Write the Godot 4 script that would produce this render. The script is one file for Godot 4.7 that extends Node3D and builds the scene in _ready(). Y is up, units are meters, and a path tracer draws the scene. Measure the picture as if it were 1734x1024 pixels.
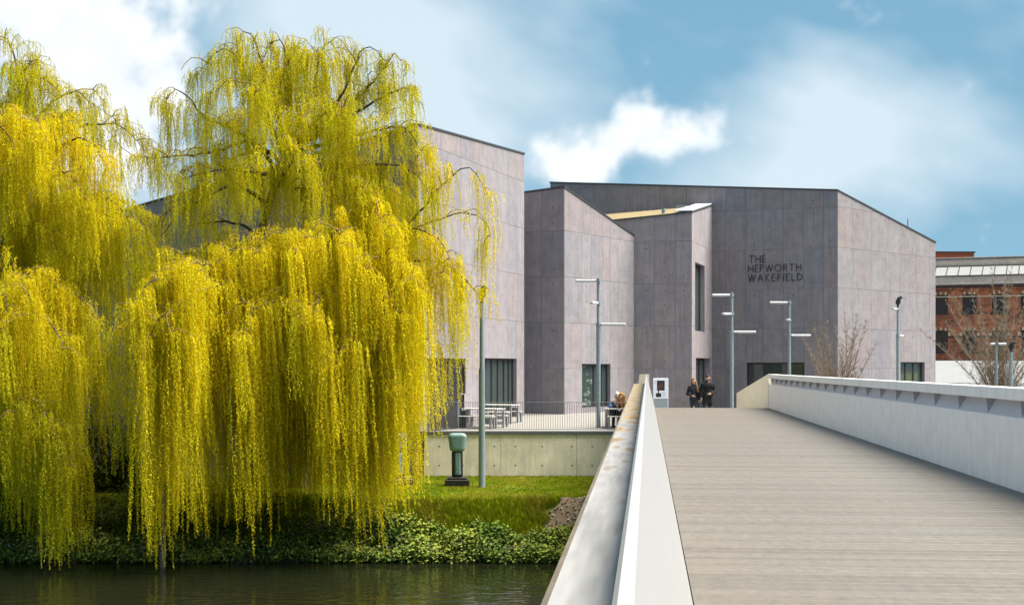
extends Node3D

# A river-side gallery of tall concrete blocks, seen along a footbridge, with weeping willows on the far bank.
# Metres; y = 0 is the terrace in front of the gallery, the river lies at y = -2.75.

var rng := RandomNumberGenerator.new()
var M := {}
var counts := {}
const RIVER := -2.75
const LAWN := -1.36


func _ready() -> void:
	rng.seed = 20240
	camera_and_light()
	materials()
	setting()
	gallery()
	warehouse()
	bridge()
	terrace_things()
	willows()
	bank_plants()
	people()


# ---------------------------------------------------------------- camera, sky, sun, exposure

func camera_and_light() -> void:
	var cam := Camera3D.new()
	cam.name = "camera"
	cam.projection = Camera3D.PROJECTION_FRUSTUM
	cam.near = 0.1
	cam.far = 3000.0
	cam.size = 0.1 * 1024.0 / 2400.0
	cam.frustum_offset = Vector2(0.0, 0.1 * 110.0 / 2400.0)
	cam.position = Vector3(0, 2.07, 0)
	add_child(cam)
	cam.current = true

	var sun := DirectionalLight3D.new()
	sun.name = "sun"
	sun.light_energy = 1.6
	sun.light_color = Color(1.0, 0.97, 0.92)
	sun.light_angular_distance = 50.0
	sun.shadow_enabled = true
	add_child(sun)
	sun.look_at_from_position(Vector3.ZERO, -Vector3(0.51, 0.86, -0.03), Vector3.UP)

	var env := Environment.new()
	env.background_mode = Environment.BG_SKY
	var sky := Sky.new()
	var pano := PanoramaSkyMaterial.new()
	pano.panorama = ImageTexture.create_from_image(sky_picture())
	sky.sky_material = pano
	env.sky = sky
	env.tonemap_mode = Environment.TONE_MAPPER_LINEAR
	env.tonemap_exposure = 2.75
	env.background_energy_multiplier = 0.46
	env.sdfgi_enabled = true
	env.ssao_enabled = true
	env.ssil_enabled = true
	var we := WorldEnvironment.new()
	we.name = "daylight"
	we.environment = env
	add_child(we)


# air and clouds only: soft cumulus and thin veils scattered all round
var cloud_noise := FastNoiseLite.new()
var veil_noise := FastNoiseLite.new()
var banks := []


func sky_color(az: float, el: float, fine: bool) -> Color:
	# az to the right of the bridge view, el above the horizon, both in degrees
	var ra := deg_to_rad(az)
	var re := deg_to_rad(maxf(el, 0.0))
	var d := Vector3(sin(ra) * cos(re), sin(re), -cos(ra) * cos(re))
	var up := clampf(el / 55.0, 0.0, 1.0)
	var air := Color(0.27, 0.48, 0.60).lerp(Color(0.08, 0.235, 0.42), pow(up, 0.55))
	var n := cloud_noise.get_noise_3dv(d * 100.0)
	var v := veil_noise.get_noise_3d(d.x * 100.0, d.y * 170.0 + d.x * 40.0, d.z * 100.0)
	var heap := -0.25 + 0.42 * cloud_noise.get_noise_3dv(d * 22.0 + Vector3(9, 4, 2))
	var veil := 0.12 + 0.5 * veil_noise.get_noise_3dv(d * 30.0)
	var near := 0.0
	for b in banks:
		var dx: float = (az - b[0]) / b[2]
		var dy: float = (el - b[1]) / b[3]
		var q := dx * dx + dy * dy
		if q < 9.0:
			var w := exp(-q)
			if b[5] > 0:
				heap += b[4] * w
			else:
				veil += b[4] * w
	var inside := smoothstep(26.0, 20.0, absf(az)) * smoothstep(24.0, 17.0, el)
	heap -= 0.50 * inside
	veil -= 0.12 * inside
	var c := smoothstep(-0.1, 1.75, heap + 1.7 * n)
	var t := clampf((veil + 0.55 * v) * 0.9, 0.0, 0.72)
	var white := Color(0.86, 0.89, 0.91)
	var out := air.lerp(Color(0.70, 0.78, 0.83), t)
	out = out.lerp(white.lerp(Color(0.74, 0.78, 0.83), clampf(0.55 - 1.6 * n, 0.0, 1.0) * 0.7), c * 0.93)
	return out


func sky_picture() -> Image:
	cloud_noise.seed = 5
	cloud_noise.frequency = 0.21
	cloud_noise.fractal_octaves = 6
	cloud_noise.fractal_gain = 0.55
	veil_noise.seed = 11
	veil_noise.frequency = 0.06
	veil_noise.fractal_octaves = 4
	# az, el, half width, half height, strength, cumulus (1) or veil (0)
	banks = [
		[-18.5, 13.0, 5.6, 4.4, 2.5, 1], [-15.0, 8.6, 3.2, 3.8, 2.3, 1], [-11.4, 14.4, 1.1, 0.7, 0.6, 1], [-12.8, 12.4, 1.0, 0.7, 0.5, 1],
		[2.1, 7.9, 1.9, 1.6, 1.7, 1], [4.9, 9.6, 1.6, 1.2, 1.55, 1], [7.0, 9.3, 2.5, 1.05, 1.6, 1], [3.8, 8.6, 2.0, 1.0, 0.8, 1], [-1.4, 9.7, 0.7, 0.7, 0.4, 1],
		[-4.5, 13.3, 6.0, 4.0, 0.75, 0], [-2.0, 10.0, 3.6, 2.6, 0.40, 0], [12.5, 9.0, 4.8, 3.1, 0.62, 0], [15.6, 7.4, 3.0, 1.8, 0.30, 0], [9.0, 7.2, 4.0, 1.6, 0.3, 0],
	]
	var wide := 4096
	var tall := 2048
	var coarse := Image.create(512, 256, false, Image.FORMAT_RGBF)
	for y in 128:
		for x in 512:
			coarse.set_pixel(x, y, sky_color(wrapf((x + 0.5) / 512.0 * 360.0, -180.0, 180.0), 90.0 - (y + 0.5) / 256.0 * 180.0, false))
	for y in range(128, 256):
		for x in 512:
			coarse.set_pixel(x, y, Color(0.20, 0.20, 0.17))
	coarse.resize(wide, tall, Image.INTERPOLATE_CUBIC)
	for y in range(int((90.0 - 32.0) / 180.0 * tall), tall / 2):
		var el := 90.0 - (y + 0.5) / tall * 180.0
		for i in range(-wide / 10, wide / 10):
			coarse.set_pixel(posmod(i, wide), y, sky_color((i + 0.5) / wide * 360.0, el, true))
	return coarse


# ---------------------------------------------------------------- naming and tagging

func numbered(called: String, parent: Node) -> String:
	var k := str(parent.get_instance_id()) + called
	var n: int = counts.get(k, 0)
	counts[k] = n + 1
	return called if n == 0 else "%s_%03d" % [called, n]


func tag(o: Node, label := "", category := "", group := "", kind := "") -> Node:
	if label: o.set_meta("label", label)
	if category: o.set_meta("category", category)
	if group: o.set_meta("group", group)
	if kind: o.set_meta("kind", kind)
	return o


func thing(called: String, label: String, category: String, at := Vector3.ZERO, turn := 0.0, group := "") -> Node3D:
	var o := Node3D.new()
	o.name = numbered(called, self)
	add_child(o, true)
	o.position = at
	o.rotation.y = turn
	tag(o, label, category, group)
	return o


func part(called: String, shape, mat: Material, parent: Node = self) -> MeshInstance3D:
	var o := MeshInstance3D.new()
	o.name = numbered(called, parent)
	o.mesh = shape.commit() if shape is SurfaceTool else shape
	o.material_override = mat
	parent.add_child(o, true)
	return o


func swarm(called: String, shape: Mesh, mat: Material, places: Array, tints: Array, parent: Node = self) -> MultiMeshInstance3D:
	var mm := MultiMesh.new()
	mm.transform_format = MultiMesh.TRANSFORM_3D
	mm.use_colors = tints.size() > 0
	mm.mesh = shape
	mm.instance_count = places.size()
	for i in places.size():
		mm.set_instance_transform(i, places[i])
		if tints.size() > 0:
			mm.set_instance_color(i, tints[i])
	var o := MultiMeshInstance3D.new()
	o.name = numbered(called, parent)
	o.multimesh = mm
	o.material_override = mat
	parent.add_child(o, true)
	o.set_meta("kind", "stuff")
	return o


# ---------------------------------------------------------------- shapes

func S() -> SurfaceTool:
	var st := SurfaceTool.new()
	st.begin(Mesh.PRIMITIVE_TRIANGLES)
	return st


func flat(st: SurfaceTool, pts: Array, outward: Vector3, uvs: Array = []) -> void:
	# a convex face whose front looks along «outward»
	var n := Vector3.ZERO
	for i in range(1, pts.size() - 1):
		n += (pts[i] - pts[0]).cross(pts[i + 1] - pts[0])
	if n.length_squared() < 1e-16:
		return
	n = n.normalized()
	var back := n.dot(outward) < 0.0
	if back:
		n = -n
	var k := pts.size()
	for i in range(1, k - 1):
		var order := [0, i, i + 1] if back else [0, i + 1, i]
		for j in order:
			st.set_normal(n)
			st.set_uv(uvs[j] if uvs.size() > 0 else Vector2(pts[j].x + pts[j].z, pts[j].y))
			st.add_vertex(pts[j])


func box(st: SurfaceTool, c: Vector3, size: Vector3, b := Basis.IDENTITY) -> void:
	var h := size * 0.5
	for axis in 3:
		for side in [-1.0, 1.0]:
			var n := Vector3.ZERO
			n[axis] = side
			var u := Vector3.ZERO
			var v := Vector3.ZERO
			u[(axis + 1) % 3] = h[(axis + 1) % 3]
			v[(axis + 2) % 3] = h[(axis + 2) % 3]
			var o: Vector3 = n * h[axis]
			flat(st, [c + b * (o - u - v), c + b * (o + u - v), c + b * (o + u + v), c + b * (o - u + v)], b * n)


func bar(st: SurfaceTool, c: Vector3, size: Vector3, bevel: float, b := Basis.IDENTITY) -> void:
	# a box whose twelve edges are chamfered
	var h := size * 0.5
	for axis in 3:
		var a1 := (axis + 1) % 3
		var a2 := (axis + 2) % 3
		for side in [-1.0, 1.0]:
			var q := []
			for s in [[-1, -1], [1, -1], [1, 1], [-1, 1]]:
				var p := Vector3.ZERO
				p[axis] = side * h[axis]
				p[a1] = s[0] * (h[a1] - bevel)
				p[a2] = s[1] * (h[a2] - bevel)
				q.append(c + b * p)
			var n := Vector3.ZERO
			n[axis] = side
			flat(st, q, b * n)
		for s in [[-1, -1], [1, -1], [1, 1], [-1, 1]]:
			var e := []
			for k in [[0, -1], [0, 1], [1, 1], [1, -1]]:
				var p := Vector3.ZERO
				p[axis] = k[1] * (h[axis] - bevel)
				p[a1] = s[0] * (h[a1] - (bevel if k[0] == 0 else 0.0))
				p[a2] = s[1] * (h[a2] - (0.0 if k[0] == 0 else bevel))
				e.append(c + b * p)
			var n := Vector3.ZERO
			n[a1] = s[0]
			n[a2] = s[1]
			flat(st, e, b * n)
	for sx in [-1, 1]:
		for sy in [-1, 1]:
			for sz in [-1, 1]:
				var k := Vector3(sx, sy, sz)
				flat(st, [c + b * (k * (h - Vector3(0, bevel, bevel))), c + b * (k * (h - Vector3(bevel, 0, bevel))), c + b * (k * (h - Vector3(bevel, bevel, 0)))], b * k)


func extrude(st: SurfaceTool, outline: PackedVector2Array, frame: Transform3D, depth: float, uv_at := Vector2.ZERO, caps := true) -> void:
	# an outline in the frame's xy plane, drawn out along its z axis
	var ring := outline
	if Geometry2D.is_polygon_clockwise(ring):
		ring = ring.duplicate()
		ring.reverse()
	var k := ring.size()
	for i in k:
		var a := ring[i]
		var c := ring[(i + 1) % k]
		if a.is_equal_approx(c):
			continue
		var side := Vector3(c.y - a.y, -(c.x - a.x), 0)
		var len := a.distance_to(c)
		flat(st, [frame * Vector3(a.x, a.y, 0), frame * Vector3(c.x, c.y, 0), frame * Vector3(c.x, c.y, depth), frame * Vector3(a.x, a.y, depth)], frame.basis * side,
			[uv_at + Vector2(0, a.y), uv_at + Vector2(len, a.y), uv_at + Vector2(len, a.y + depth), uv_at + Vector2(0, a.y + depth)])
	if caps:
		var tri := Geometry2D.triangulate_polygon(ring)
		for i in range(0, tri.size(), 3):
			var p := [ring[tri[i]], ring[tri[i + 1]], ring[tri[i + 2]]]
			for z in [0.0, depth]:
				flat(st, [frame * Vector3(p[0].x, p[0].y, z), frame * Vector3(p[1].x, p[1].y, z), frame * Vector3(p[2].x, p[2].y, z)], frame.basis * Vector3(0, 0, signf(depth) if z == depth else -signf(depth)),
					[p[0] + uv_at, p[1] + uv_at, p[2] + uv_at])


func tube(st: SurfaceTool, pts: Array, radii: Array, sides := 8, caps := true) -> void:
	var rings := []
	var side := Vector3.ZERO
	var along := 0.0
	for i in pts.size():
		var a: Vector3 = pts[maxi(i - 1, 0)]
		var c: Vector3 = pts[mini(i + 1, pts.size() - 1)]
		var d := (c - a).normalized()
		if side == Vector3.ZERO:
			side = d.cross(Vector3.RIGHT if absf(d.x) < 0.8 else Vector3.FORWARD)
		side = (side - d * side.dot(d)).normalized()
		var up := d.cross(side)
		if i > 0:
			along += pts[i].distance_to(pts[i - 1])
		var ring := []
		for j in sides + 1:
			var t := TAU * j / sides
			var n := side * cos(t) + up * sin(t)
			ring.append([pts[i] + n * radii[i], n, Vector2(float(j) / sides * 0.6, along)])
		rings.append(ring)
	for i in pts.size() - 1:
		for j in sides:
			# (ring i, j) (ring i, j+1) (ring i+1, j+1) (ring i+1, j), seen from outside counter-clockwise; drawn clockwise
			for q in [[i, j], [i + 1, j + 1], [i, j + 1], [i, j], [i + 1, j], [i + 1, j + 1]]:
				var v: Array = rings[q[0]][q[1]]
				st.set_normal(v[1])
				st.set_uv(v[2])
				st.add_vertex(v[0])
	if caps:
		for e in [0, pts.size() - 1]:
			if radii[e] > 0.002:
				var face := []
				for j in sides:
					face.append(rings[e][j][0])
				var o: Vector3 = pts[e] - pts[1 if e == 0 else pts.size() - 2]
				flat(st, face, o)


func rod(st: SurfaceTool, a: Vector3, c: Vector3, r: float, sides := 10, r2 := -1.0) -> void:
	tube(st, [a, c], [r, r if r2 < 0.0 else r2], sides)


func curve_points(ctrl: Array, step: float) -> Array:
	# a smooth line through the control points
	var c := Curve3D.new()
	for i in ctrl.size():
		var a: Vector3 = ctrl[maxi(i - 1, 0)]
		var b: Vector3 = ctrl[mini(i + 1, ctrl.size() - 1)]
		var t := (b - a) / 6.0
		c.add_point(ctrl[i], -t, t)
	var n := maxi(2, int(c.get_baked_length() / step))
	var out := []
	for i in n + 1:
		out.append(c.sample_baked(c.get_baked_length() * i / n, true))
	return out


# surface nets over tapered capsules joined with a smooth minimum; a bone is [a, b, radius at a, radius at b, squash in z]
func flesh(st: SurfaceTool, bones: Array, cell: float, blend: float) -> void:
	var lo := Vector3.INF
	var hi := -Vector3.INF
	for b in bones:
		for e in 2:
			lo = lo.min(b[e] - Vector3.ONE * (b[2 + e] + 2.5 * cell))
			hi = hi.max(b[e] + Vector3.ONE * (b[2 + e] + 2.5 * cell))
	var nx := int((hi.x - lo.x) / cell) + 2
	var ny := int((hi.y - lo.y) / cell) + 2
	var nz := int((hi.z - lo.z) / cell) + 2
	var f := PackedFloat32Array()
	f.resize(nx * ny * nz)
	f.fill(1.0)
	for b in bones:
		var a: Vector3 = b[0]
		var ab: Vector3 = b[1] - a
		var squash: float = b[4] if b.size() > 4 else 1.0
		var l2 := maxf(ab.length_squared(), 1e-9)
		var reach: float = maxf(b[2], b[3]) + blend + 2.0 * cell
		var p0 := ((a.min(b[1]) - Vector3.ONE * reach - lo) / cell).floor()
		var p1 := ((a.max(b[1]) + Vector3.ONE * reach - lo) / cell).ceil()
		for z in range(maxi(0, int(p0.z)), mini(nz, int(p1.z) + 1)):
			for y in range(maxi(0, int(p0.y)), mini(ny, int(p1.y) + 1)):
				for x in range(maxi(0, int(p0.x)), mini(nx, int(p1.x) + 1)):
					var p := lo + Vector3(x, y, z) * cell
					var t := clampf((p - a).dot(ab) / l2, 0.0, 1.0)
					var off := p - a - ab * t
					off.z /= squash
					var d: float = off.length() - lerpf(b[2], b[3], t)
					var k := (z * ny + y) * nx + x
					var o := f[k]
					var h := maxf(blend - absf(o - d), 0.0) / blend
					f[k] = minf(o, d) - h * h * blend * 0.25
	var spot := {}
	var points := []
	var normals := []
	var sy := nx
	var sz := nx * ny
	var corner := [0, 1, sy, sy + 1, sz, sz + 1, sz + sy, sz + sy + 1]
	for z in nz - 1:
		for y in ny - 1:
			for x in nx - 1:
				var k := (z * ny + y) * nx + x
				var neg := 0
				for c in corner:
					if f[k + c] < 0.0:
						neg += 1
				if neg == 0 or neg == 8:
					continue
				var sum := Vector3.ZERO
				var hits := 0
				for i in 8:
					for bit in [1, 2, 4]:
						if i & bit:
							continue
						var j: int = i | bit
						var va := f[k + corner[i]]
						var vb := f[k + corner[j]]
						if (va < 0.0) != (vb < 0.0):
							var t := va / (va - vb)
							var pi := Vector3(i & 1, (i >> 1) & 1, (i >> 2) & 1)
							var pj := Vector3(j & 1, (j >> 1) & 1, (j >> 2) & 1)
							sum += pi.lerp(pj, t)
							hits += 1
				spot[k] = points.size()
				points.append(lo + (Vector3(x, y, z) + sum / hits) * cell)
				normals.append(Vector3(f[k + 1] + f[k + 1 + sy] + f[k + 1 + sz] - f[k] - f[k + sy] - f[k + sz], f[k + sy] + f[k + sy + 1] + f[k + sy + sz] - f[k] - f[k + 1] - f[k + sz], f[k + sz] + f[k + sz + 1] + f[k + sz + sy] - f[k] - f[k + 1] - f[k + sy]).normalized())
	for k in spot.keys():
		for e in [[1, sy, sz], [sy, sz, 1], [sz, 1, sy]]:
			# the grid edge from k along e[0] is shared by four cells
			if (f[k] < 0.0) == (f[k + e[0]] < 0.0):
				continue
			var q := [k, k - e[1], k - e[1] - e[2], k - e[2]]
			var ok := true
			for c in q:
				if not spot.has(c):
					ok = false
			if not ok:
				continue
			var id := [spot[q[0]], spot[q[1]], spot[q[2]], spot[q[3]]]
			var n: Vector3 = normals[id[0]]
			var g: Vector3 = (points[id[1]] - points[id[0]]).cross(points[id[2]] - points[id[0]])
			var order := [0, 1, 2, 0, 2, 3] if g.dot(n) < 0.0 else [0, 2, 1, 0, 3, 2]
			for o in order:
				st.set_normal(normals[id[o]])
				st.set_uv(Vector2(points[id[o]].x, points[id[o]].y))
				st.add_vertex(points[id[o]])


# ---------------------------------------------------------------- materials

func grain(seed_: int, freq: float, octaves: int, w: int, h: int, full := 512) -> PackedByteArray:
	# seamless grey noise, stretched to full x full
	var n := FastNoiseLite.new()
	n.seed = seed_
	n.frequency = freq
	n.fractal_octaves = octaves
	var im := n.get_seamless_image(w, h, false, false, 0.15, true)
	im.convert(Image.FORMAT_L8)
	if w != full or h != full:
		im.resize(full, full, Image.INTERPOLATE_CUBIC)
	return im.get_data()


func picture(layers: Array, base: Color, full := 512) -> ImageTexture:
	# layers: [bytes, how much, tint towards]; the base colour is linear
	var im := Image.create(full, full, false, Image.FORMAT_RGB8)
	for y in full:
		for x in full:
			var c := base
			var i := y * full + x
			for l in layers:
				var v: float = (l[0][i] / 255.0 - 0.5) * 2.0
				if l.size() > 2:
					c = c.lerp(l[2], clampf((v - l[3]) * l[1], 0.0, l[4] if l.size() > 4 else 1.0))
				else:
					c = Color(c.r * (1.0 + v * l[1]), c.g * (1.0 + v * l[1]), c.b * (1.0 + v * l[1]))
			im.set_pixel(x, y, c.clamp().linear_to_srgb())
	return ImageTexture.create_from_image(im)


func relief(bytes: PackedByteArray, full := 512) -> ImageTexture:
	return ImageTexture.create_from_image(Image.create_from_data(full, full, false, Image.FORMAT_L8, bytes))


func paint(linear: Color, rough := 0.7, metal := 0.0) -> StandardMaterial3D:
	var m := StandardMaterial3D.new()
	m.albedo_color = linear.linear_to_srgb()
	m.roughness = rough
	m.metallic = metal
	return m


func skin(tex: Texture2D, scale: float, rough := 0.85, bump: Texture2D = null, height := 0.4, tri := true) -> StandardMaterial3D:
	var m := StandardMaterial3D.new()
	m.albedo_texture = tex
	m.roughness = rough
	m.uv1_scale = Vector3.ONE * scale
	if tri:
		m.uv1_triplanar = true
		m.uv1_world_triplanar = true
	if bump:
		m.heightmap_enabled = true
		m.heightmap_texture = bump
		m.heightmap_scale = height
	return m


func tinted(m: StandardMaterial3D, k: Color) -> StandardMaterial3D:
	var o: StandardMaterial3D = m.duplicate()
	o.albedo_color = k
	return o


func leafy(through: Color) -> StandardMaterial3D:
	var m := StandardMaterial3D.new()
	m.albedo_color = Color.WHITE
	m.vertex_color_use_as_albedo = true
	m.roughness = 0.85
	m.metallic_specular = 0.2
	m.backlight_enabled = true
	m.backlight = through
	m.cull_mode = BaseMaterial3D.CULL_DISABLED
	return m


func materials() -> void:
	var boards := grain(1, 0.05, 3, 512, 32)
	var board2 := grain(8, 0.16, 2, 512, 12)
	var fine := grain(2, 0.12, 4, 512, 512)
	var blotch := grain(3, 0.012, 5, 512, 512)
	var streak := grain(4, 0.03, 4, 512, 64)
	var cross := grain(5, 0.06, 3, 64, 512)
	# purple-tinged cast concrete, board marks running up
	var cast := picture([[boards, 0.12], [board2, 0.07], [blotch, 0.14], [fine, 0.08], [cross, 0.05], [blotch, 0.9, Color(0.265, 0.235, 0.235), 0.15, 0.3], [streak, 0.9, Color(0.195, 0.165, 0.165), 0.3, 0.3]], Color(0.240, 0.219, 0.241))
	var cast_bump := relief(boards)
	for i in 7:
		var m := skin(cast, 0.22, 0.82, cast_bump, 0.25, false)
		m.uv1_offset = Vector3(0.137 * i, 0.211 * i, 0)
		var k: float = [0.99, 0.97, 1.0, 0.98, 1.0, 0.96, 0.98][i]
		var warm: float = [0.0, 0.01, -0.01, 0.02, 0.0, -0.015, 0.01][i]
		m.albedo_color = Color(k + warm, k, k - warm).clamp()
		M["cast%d" % i] = m
	M.joint = tinted(skin(cast, 0.3, 0.9), Color(0.85, 0.83, 0.85))
	M.plug = tinted(skin(cast, 0.5, 0.9), Color(0.66, 0.64, 0.66))
	M.reveal = skin(cast, 0.25, 0.85)
	# pale in-situ concrete of the river wall, greenish streaks
	M.river_wall = skin(picture([[streak, 0.12], [blotch, 0.16], [fine, 0.12], [streak, 1.0, Color(0.52, 0.43, 0.28), 0.25, 0.4]], Color(0.80, 0.71, 0.58)), 0.22, 0.9, cast_bump, 0.3)
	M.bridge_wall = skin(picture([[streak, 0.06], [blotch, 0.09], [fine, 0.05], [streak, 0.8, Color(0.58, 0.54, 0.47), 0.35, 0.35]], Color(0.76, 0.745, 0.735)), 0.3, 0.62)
	M.bridge_coping = skin(picture([[streak, 0.08], [blotch, 0.10], [fine, 0.06], [blotch, 0.9, Color(0.60, 0.57, 0.50), 0.2, 0.4]], Color(0.76, 0.75, 0.735)), 0.3, 0.6)
	M.shelf = shelf_material(cross, blotch, fine)
	M.earth = skin(picture([[fine, 0.5], [blotch, 0.4]], Color(0.15, 0.105, 0.062)), 0.8, 0.95)
	M.stain = skin(picture([[fine, 0.4], [blotch, 0.4]], Color(0.115, 0.092, 0.062)), 0.6, 0.9)
	M.warm_wall = skin(picture([[streak, 0.10], [blotch, 0.08], [fine, 0.06], [streak, 0.9, Color(0.58, 0.49, 0.31), 0.2, 0.4]], Color(0.76, 0.71, 0.57)), 0.3, 0.8)
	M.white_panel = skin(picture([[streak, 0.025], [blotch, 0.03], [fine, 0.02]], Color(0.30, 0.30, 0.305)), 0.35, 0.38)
	M.fin = paint(Color(0.36, 0.36, 0.40), 0.5)
	M.slot = skin(picture([[streak, 0.05], [blotch, 0.06]], Color(0.44, 0.44, 0.475)), 0.4, 0.6)
	M.pale_paving = skin(picture([[fine, 0.12], [blotch, 0.12]], Color(0.215, 0.205, 0.187)), 0.4, 0.85)
	# deck boards, grain along the board
	var deck_grain := grain(6, 0.05, 4, 24, 512)
	var deck_fine := grain(7, 0.10, 4, 64, 512)
	var deck := picture([[deck_grain, 0.10], [deck_fine, 0.14], [fine, 0.05], [deck_grain, 0.8, Color(0.115, 0.095, 0.072), 0.2, 0.35]], Color(0.132, 0.114, 0.092))
	for i in 6:
		var m := skin(deck, 0.55, 0.5, relief(deck_fine), 0.25, false)
		m.uv1_offset = Vector3(0.31 * i, 0.173 * i, 0)
		var k: float = [1.0, 0.96, 1.01, 0.92, 0.98, 0.94][i]
		var wa: float = [0.0, 0.01, -0.01, 0.015, -0.012, 0.005][i]
		m.albedo_color = Color(k + wa, k, k - wa).clamp()
		m.metallic_specular = 0.5
		M["deck%d" % i] = m
	M.water = water_material()
	M.lawn = skin(picture([[fine, 0.3], [blotch, 0.25]], Color(0.105, 0.135, 0.008)), 0.4, 0.9)
	M.soil = skin(picture([[fine, 0.5], [blotch, 0.4], [blotch, 0.9, Color(0.10, 0.07, 0.04), 0.1, 0.6]], Color(0.032, 0.028, 0.017)), 0.6, 0.95, relief(fine), 4.0)
	M.blade = leafy(Color(0.5, 0.5, 0.3))
	M.leaf = leafy(Color(1.0, 0.97, 0.6))
	M.ivy = leafy(Color(0.35, 0.35, 0.2))
	M.bark = skin(picture([[streak, 0.35], [fine, 0.3]], Color(0.060, 0.048, 0.034)), 0.8, 0.95, relief(streak), 3.0)
	M.twig = paint(Color(0.19, 0.125, 0.035), 0.8)
	M.bare_twig = paint(Color(0.20, 0.155, 0.105), 0.85)
	M.galvanised = skin(picture([[blotch, 0.14], [fine, 0.14]], Color(0.24, 0.30, 0.33)), 0.8, 0.5)
	M.galvanised.metallic = 0.25
	M.lamp_arm = paint(Color(0.52, 0.53, 0.54), 0.4, 0.2)
	M.lens = paint(Color(0.75, 0.76, 0.76), 0.3)
	M.rail = paint(Color(0.15, 0.155, 0.17), 0.5, 0.3)
	M.dark_metal = paint(Color(0.018, 0.018, 0.022), 0.45)
	M.door_black = skin(picture([[blotch, 0.15], [streak, 0.1]], Color(0.013, 0.012, 0.017)), 0.4, 0.45)
	M.frame = paint(Color(0.02, 0.022, 0.026), 0.45)
	M.roof_edge = paint(Color(0.05, 0.052, 0.06), 0.5, 0.3)
	M.white_edge = paint(Color(0.62, 0.62, 0.62), 0.5)
	M.glass = StandardMaterial3D.new()
	M.glass.transparency = BaseMaterial3D.TRANSPARENCY_ALPHA
	M.glass.albedo_color = Color(0.38, 0.45, 0.44, 0.18)
	M.glass.roughness = 0.03
	M.interior = paint(Color(0.09, 0.095, 0.095), 0.9)
	M.interior_teal = paint(Color(0.08, 0.115, 0.10), 0.9)  # teal wall colour of the room behind the shop window
	M.blind = paint(Color(0.30, 0.40, 0.40), 0.8)
	M.paper = paint(Color(0.75, 0.77, 0.75), 0.8)
	M.ochre = skin(picture([[streak, 0.2], [blotch, 0.3], [fine, 0.15]], Color(0.215, 0.165, 0.075)), 0.5, 0.9)
	M.bronze_green = skin(picture([[blotch, 0.3], [fine, 0.45], [blotch, 1.0, Color(0.06, 0.10, 0.09), 0.15, 0.7]], Color(0.17, 0.28, 0.27)), 0.9, 0.5)
	M.bronze_dark = skin(picture([[blotch, 0.3], [fine, 0.3]], Color(0.022, 0.020, 0.018)), 0.9, 0.45)
	M.plinth = skin(picture([[blotch, 0.2], [fine, 0.2]], Color(0.018, 0.016, 0.016)), 0.9, 0.5)
	M.timber = skin(picture([[streak, 0.3], [fine, 0.2]], Color(0.11, 0.085, 0.075)), 0.8, 0.9, relief(streak), 2.0)
	M.table = skin(picture([[fine, 0.1], [blotch, 0.1]], Color(0.50, 0.49, 0.46)), 0.8, 0.6)
	M.table_leg = paint(Color(0.30, 0.31, 0.33), 0.5, 0.2)
	M.letters = paint(Color(0.025, 0.023, 0.03), 0.5)
	M.stones = []
	for c in [Color(0.42, 0.34, 0.26), Color(0.17, 0.125, 0.09), Color(0.26, 0.19, 0.13), Color(0.12, 0.09, 0.065)]:
		M.stones.append(skin(picture([[fine, 0.25]], c, 512), 2.0, 0.9))
	# warehouse
	M.brick = brick_material()
	var slate := picture([[blotch, 0.3], [fine, 0.25], [streak, 0.2], [blotch, 1.2, Color(0.19, 0.165, 0.075), 0.15, 0.7]], Color(0.135, 0.125, 0.115))
	M.slate0 = skin(slate, 0.35, 0.8)
	M.slate1 = tinted(M.slate0, Color(0.85, 0.86, 0.9))
	M.skylight = skin(picture([[streak, 0.08], [blotch, 0.06]], Color(0.25, 0.25, 0.235)), 0.4, 0.35)
	M.orange_brick = skin(picture([[fine, 0.2], [streak, 0.1]], Color(0.36, 0.10, 0.045)), 0.6, 0.9)
	M.cream_stone = skin(picture([[fine, 0.15], [blotch, 0.2]], Color(0.52, 0.45, 0.33)), 0.9, 0.9)
	M.soot = paint(Color(0.045, 0.035, 0.035), 0.9)
	M.dark_pane = paint(Color(0.008, 0.009, 0.013), 0.12)
	M.canvas = skin(picture([[blotch, 0.04]], Color(0.80, 0.80, 0.80)), 0.4, 0.7)
	# clothes
	M.face = paint(Color(0.44, 0.24, 0.16), 0.55)
	M.navy = paint(Color(0.010, 0.012, 0.024), 0.9)
	M.black_cloth = paint(Color(0.005, 0.005, 0.006), 0.95)
	M.jeans = paint(Color(0.020, 0.022, 0.040), 0.9)
	M.brown_hair = paint(Color(0.15, 0.075, 0.028), 0.6)
	M.black_hair = paint(Color(0.012, 0.009, 0.008), 0.7)
	M.maroon = paint(Color(0.055, 0.012, 0.022), 0.9)
	M.mustard = paint(Color(0.34, 0.17, 0.03), 0.95)
	M.cream_wool = paint(Color(0.62, 0.55, 0.45), 0.95)
	M.pink_wool = paint(Color(0.55, 0.36, 0.30), 0.95)
	M.blue_cloth = paint(Color(0.04, 0.09, 0.24), 0.9)


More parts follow.
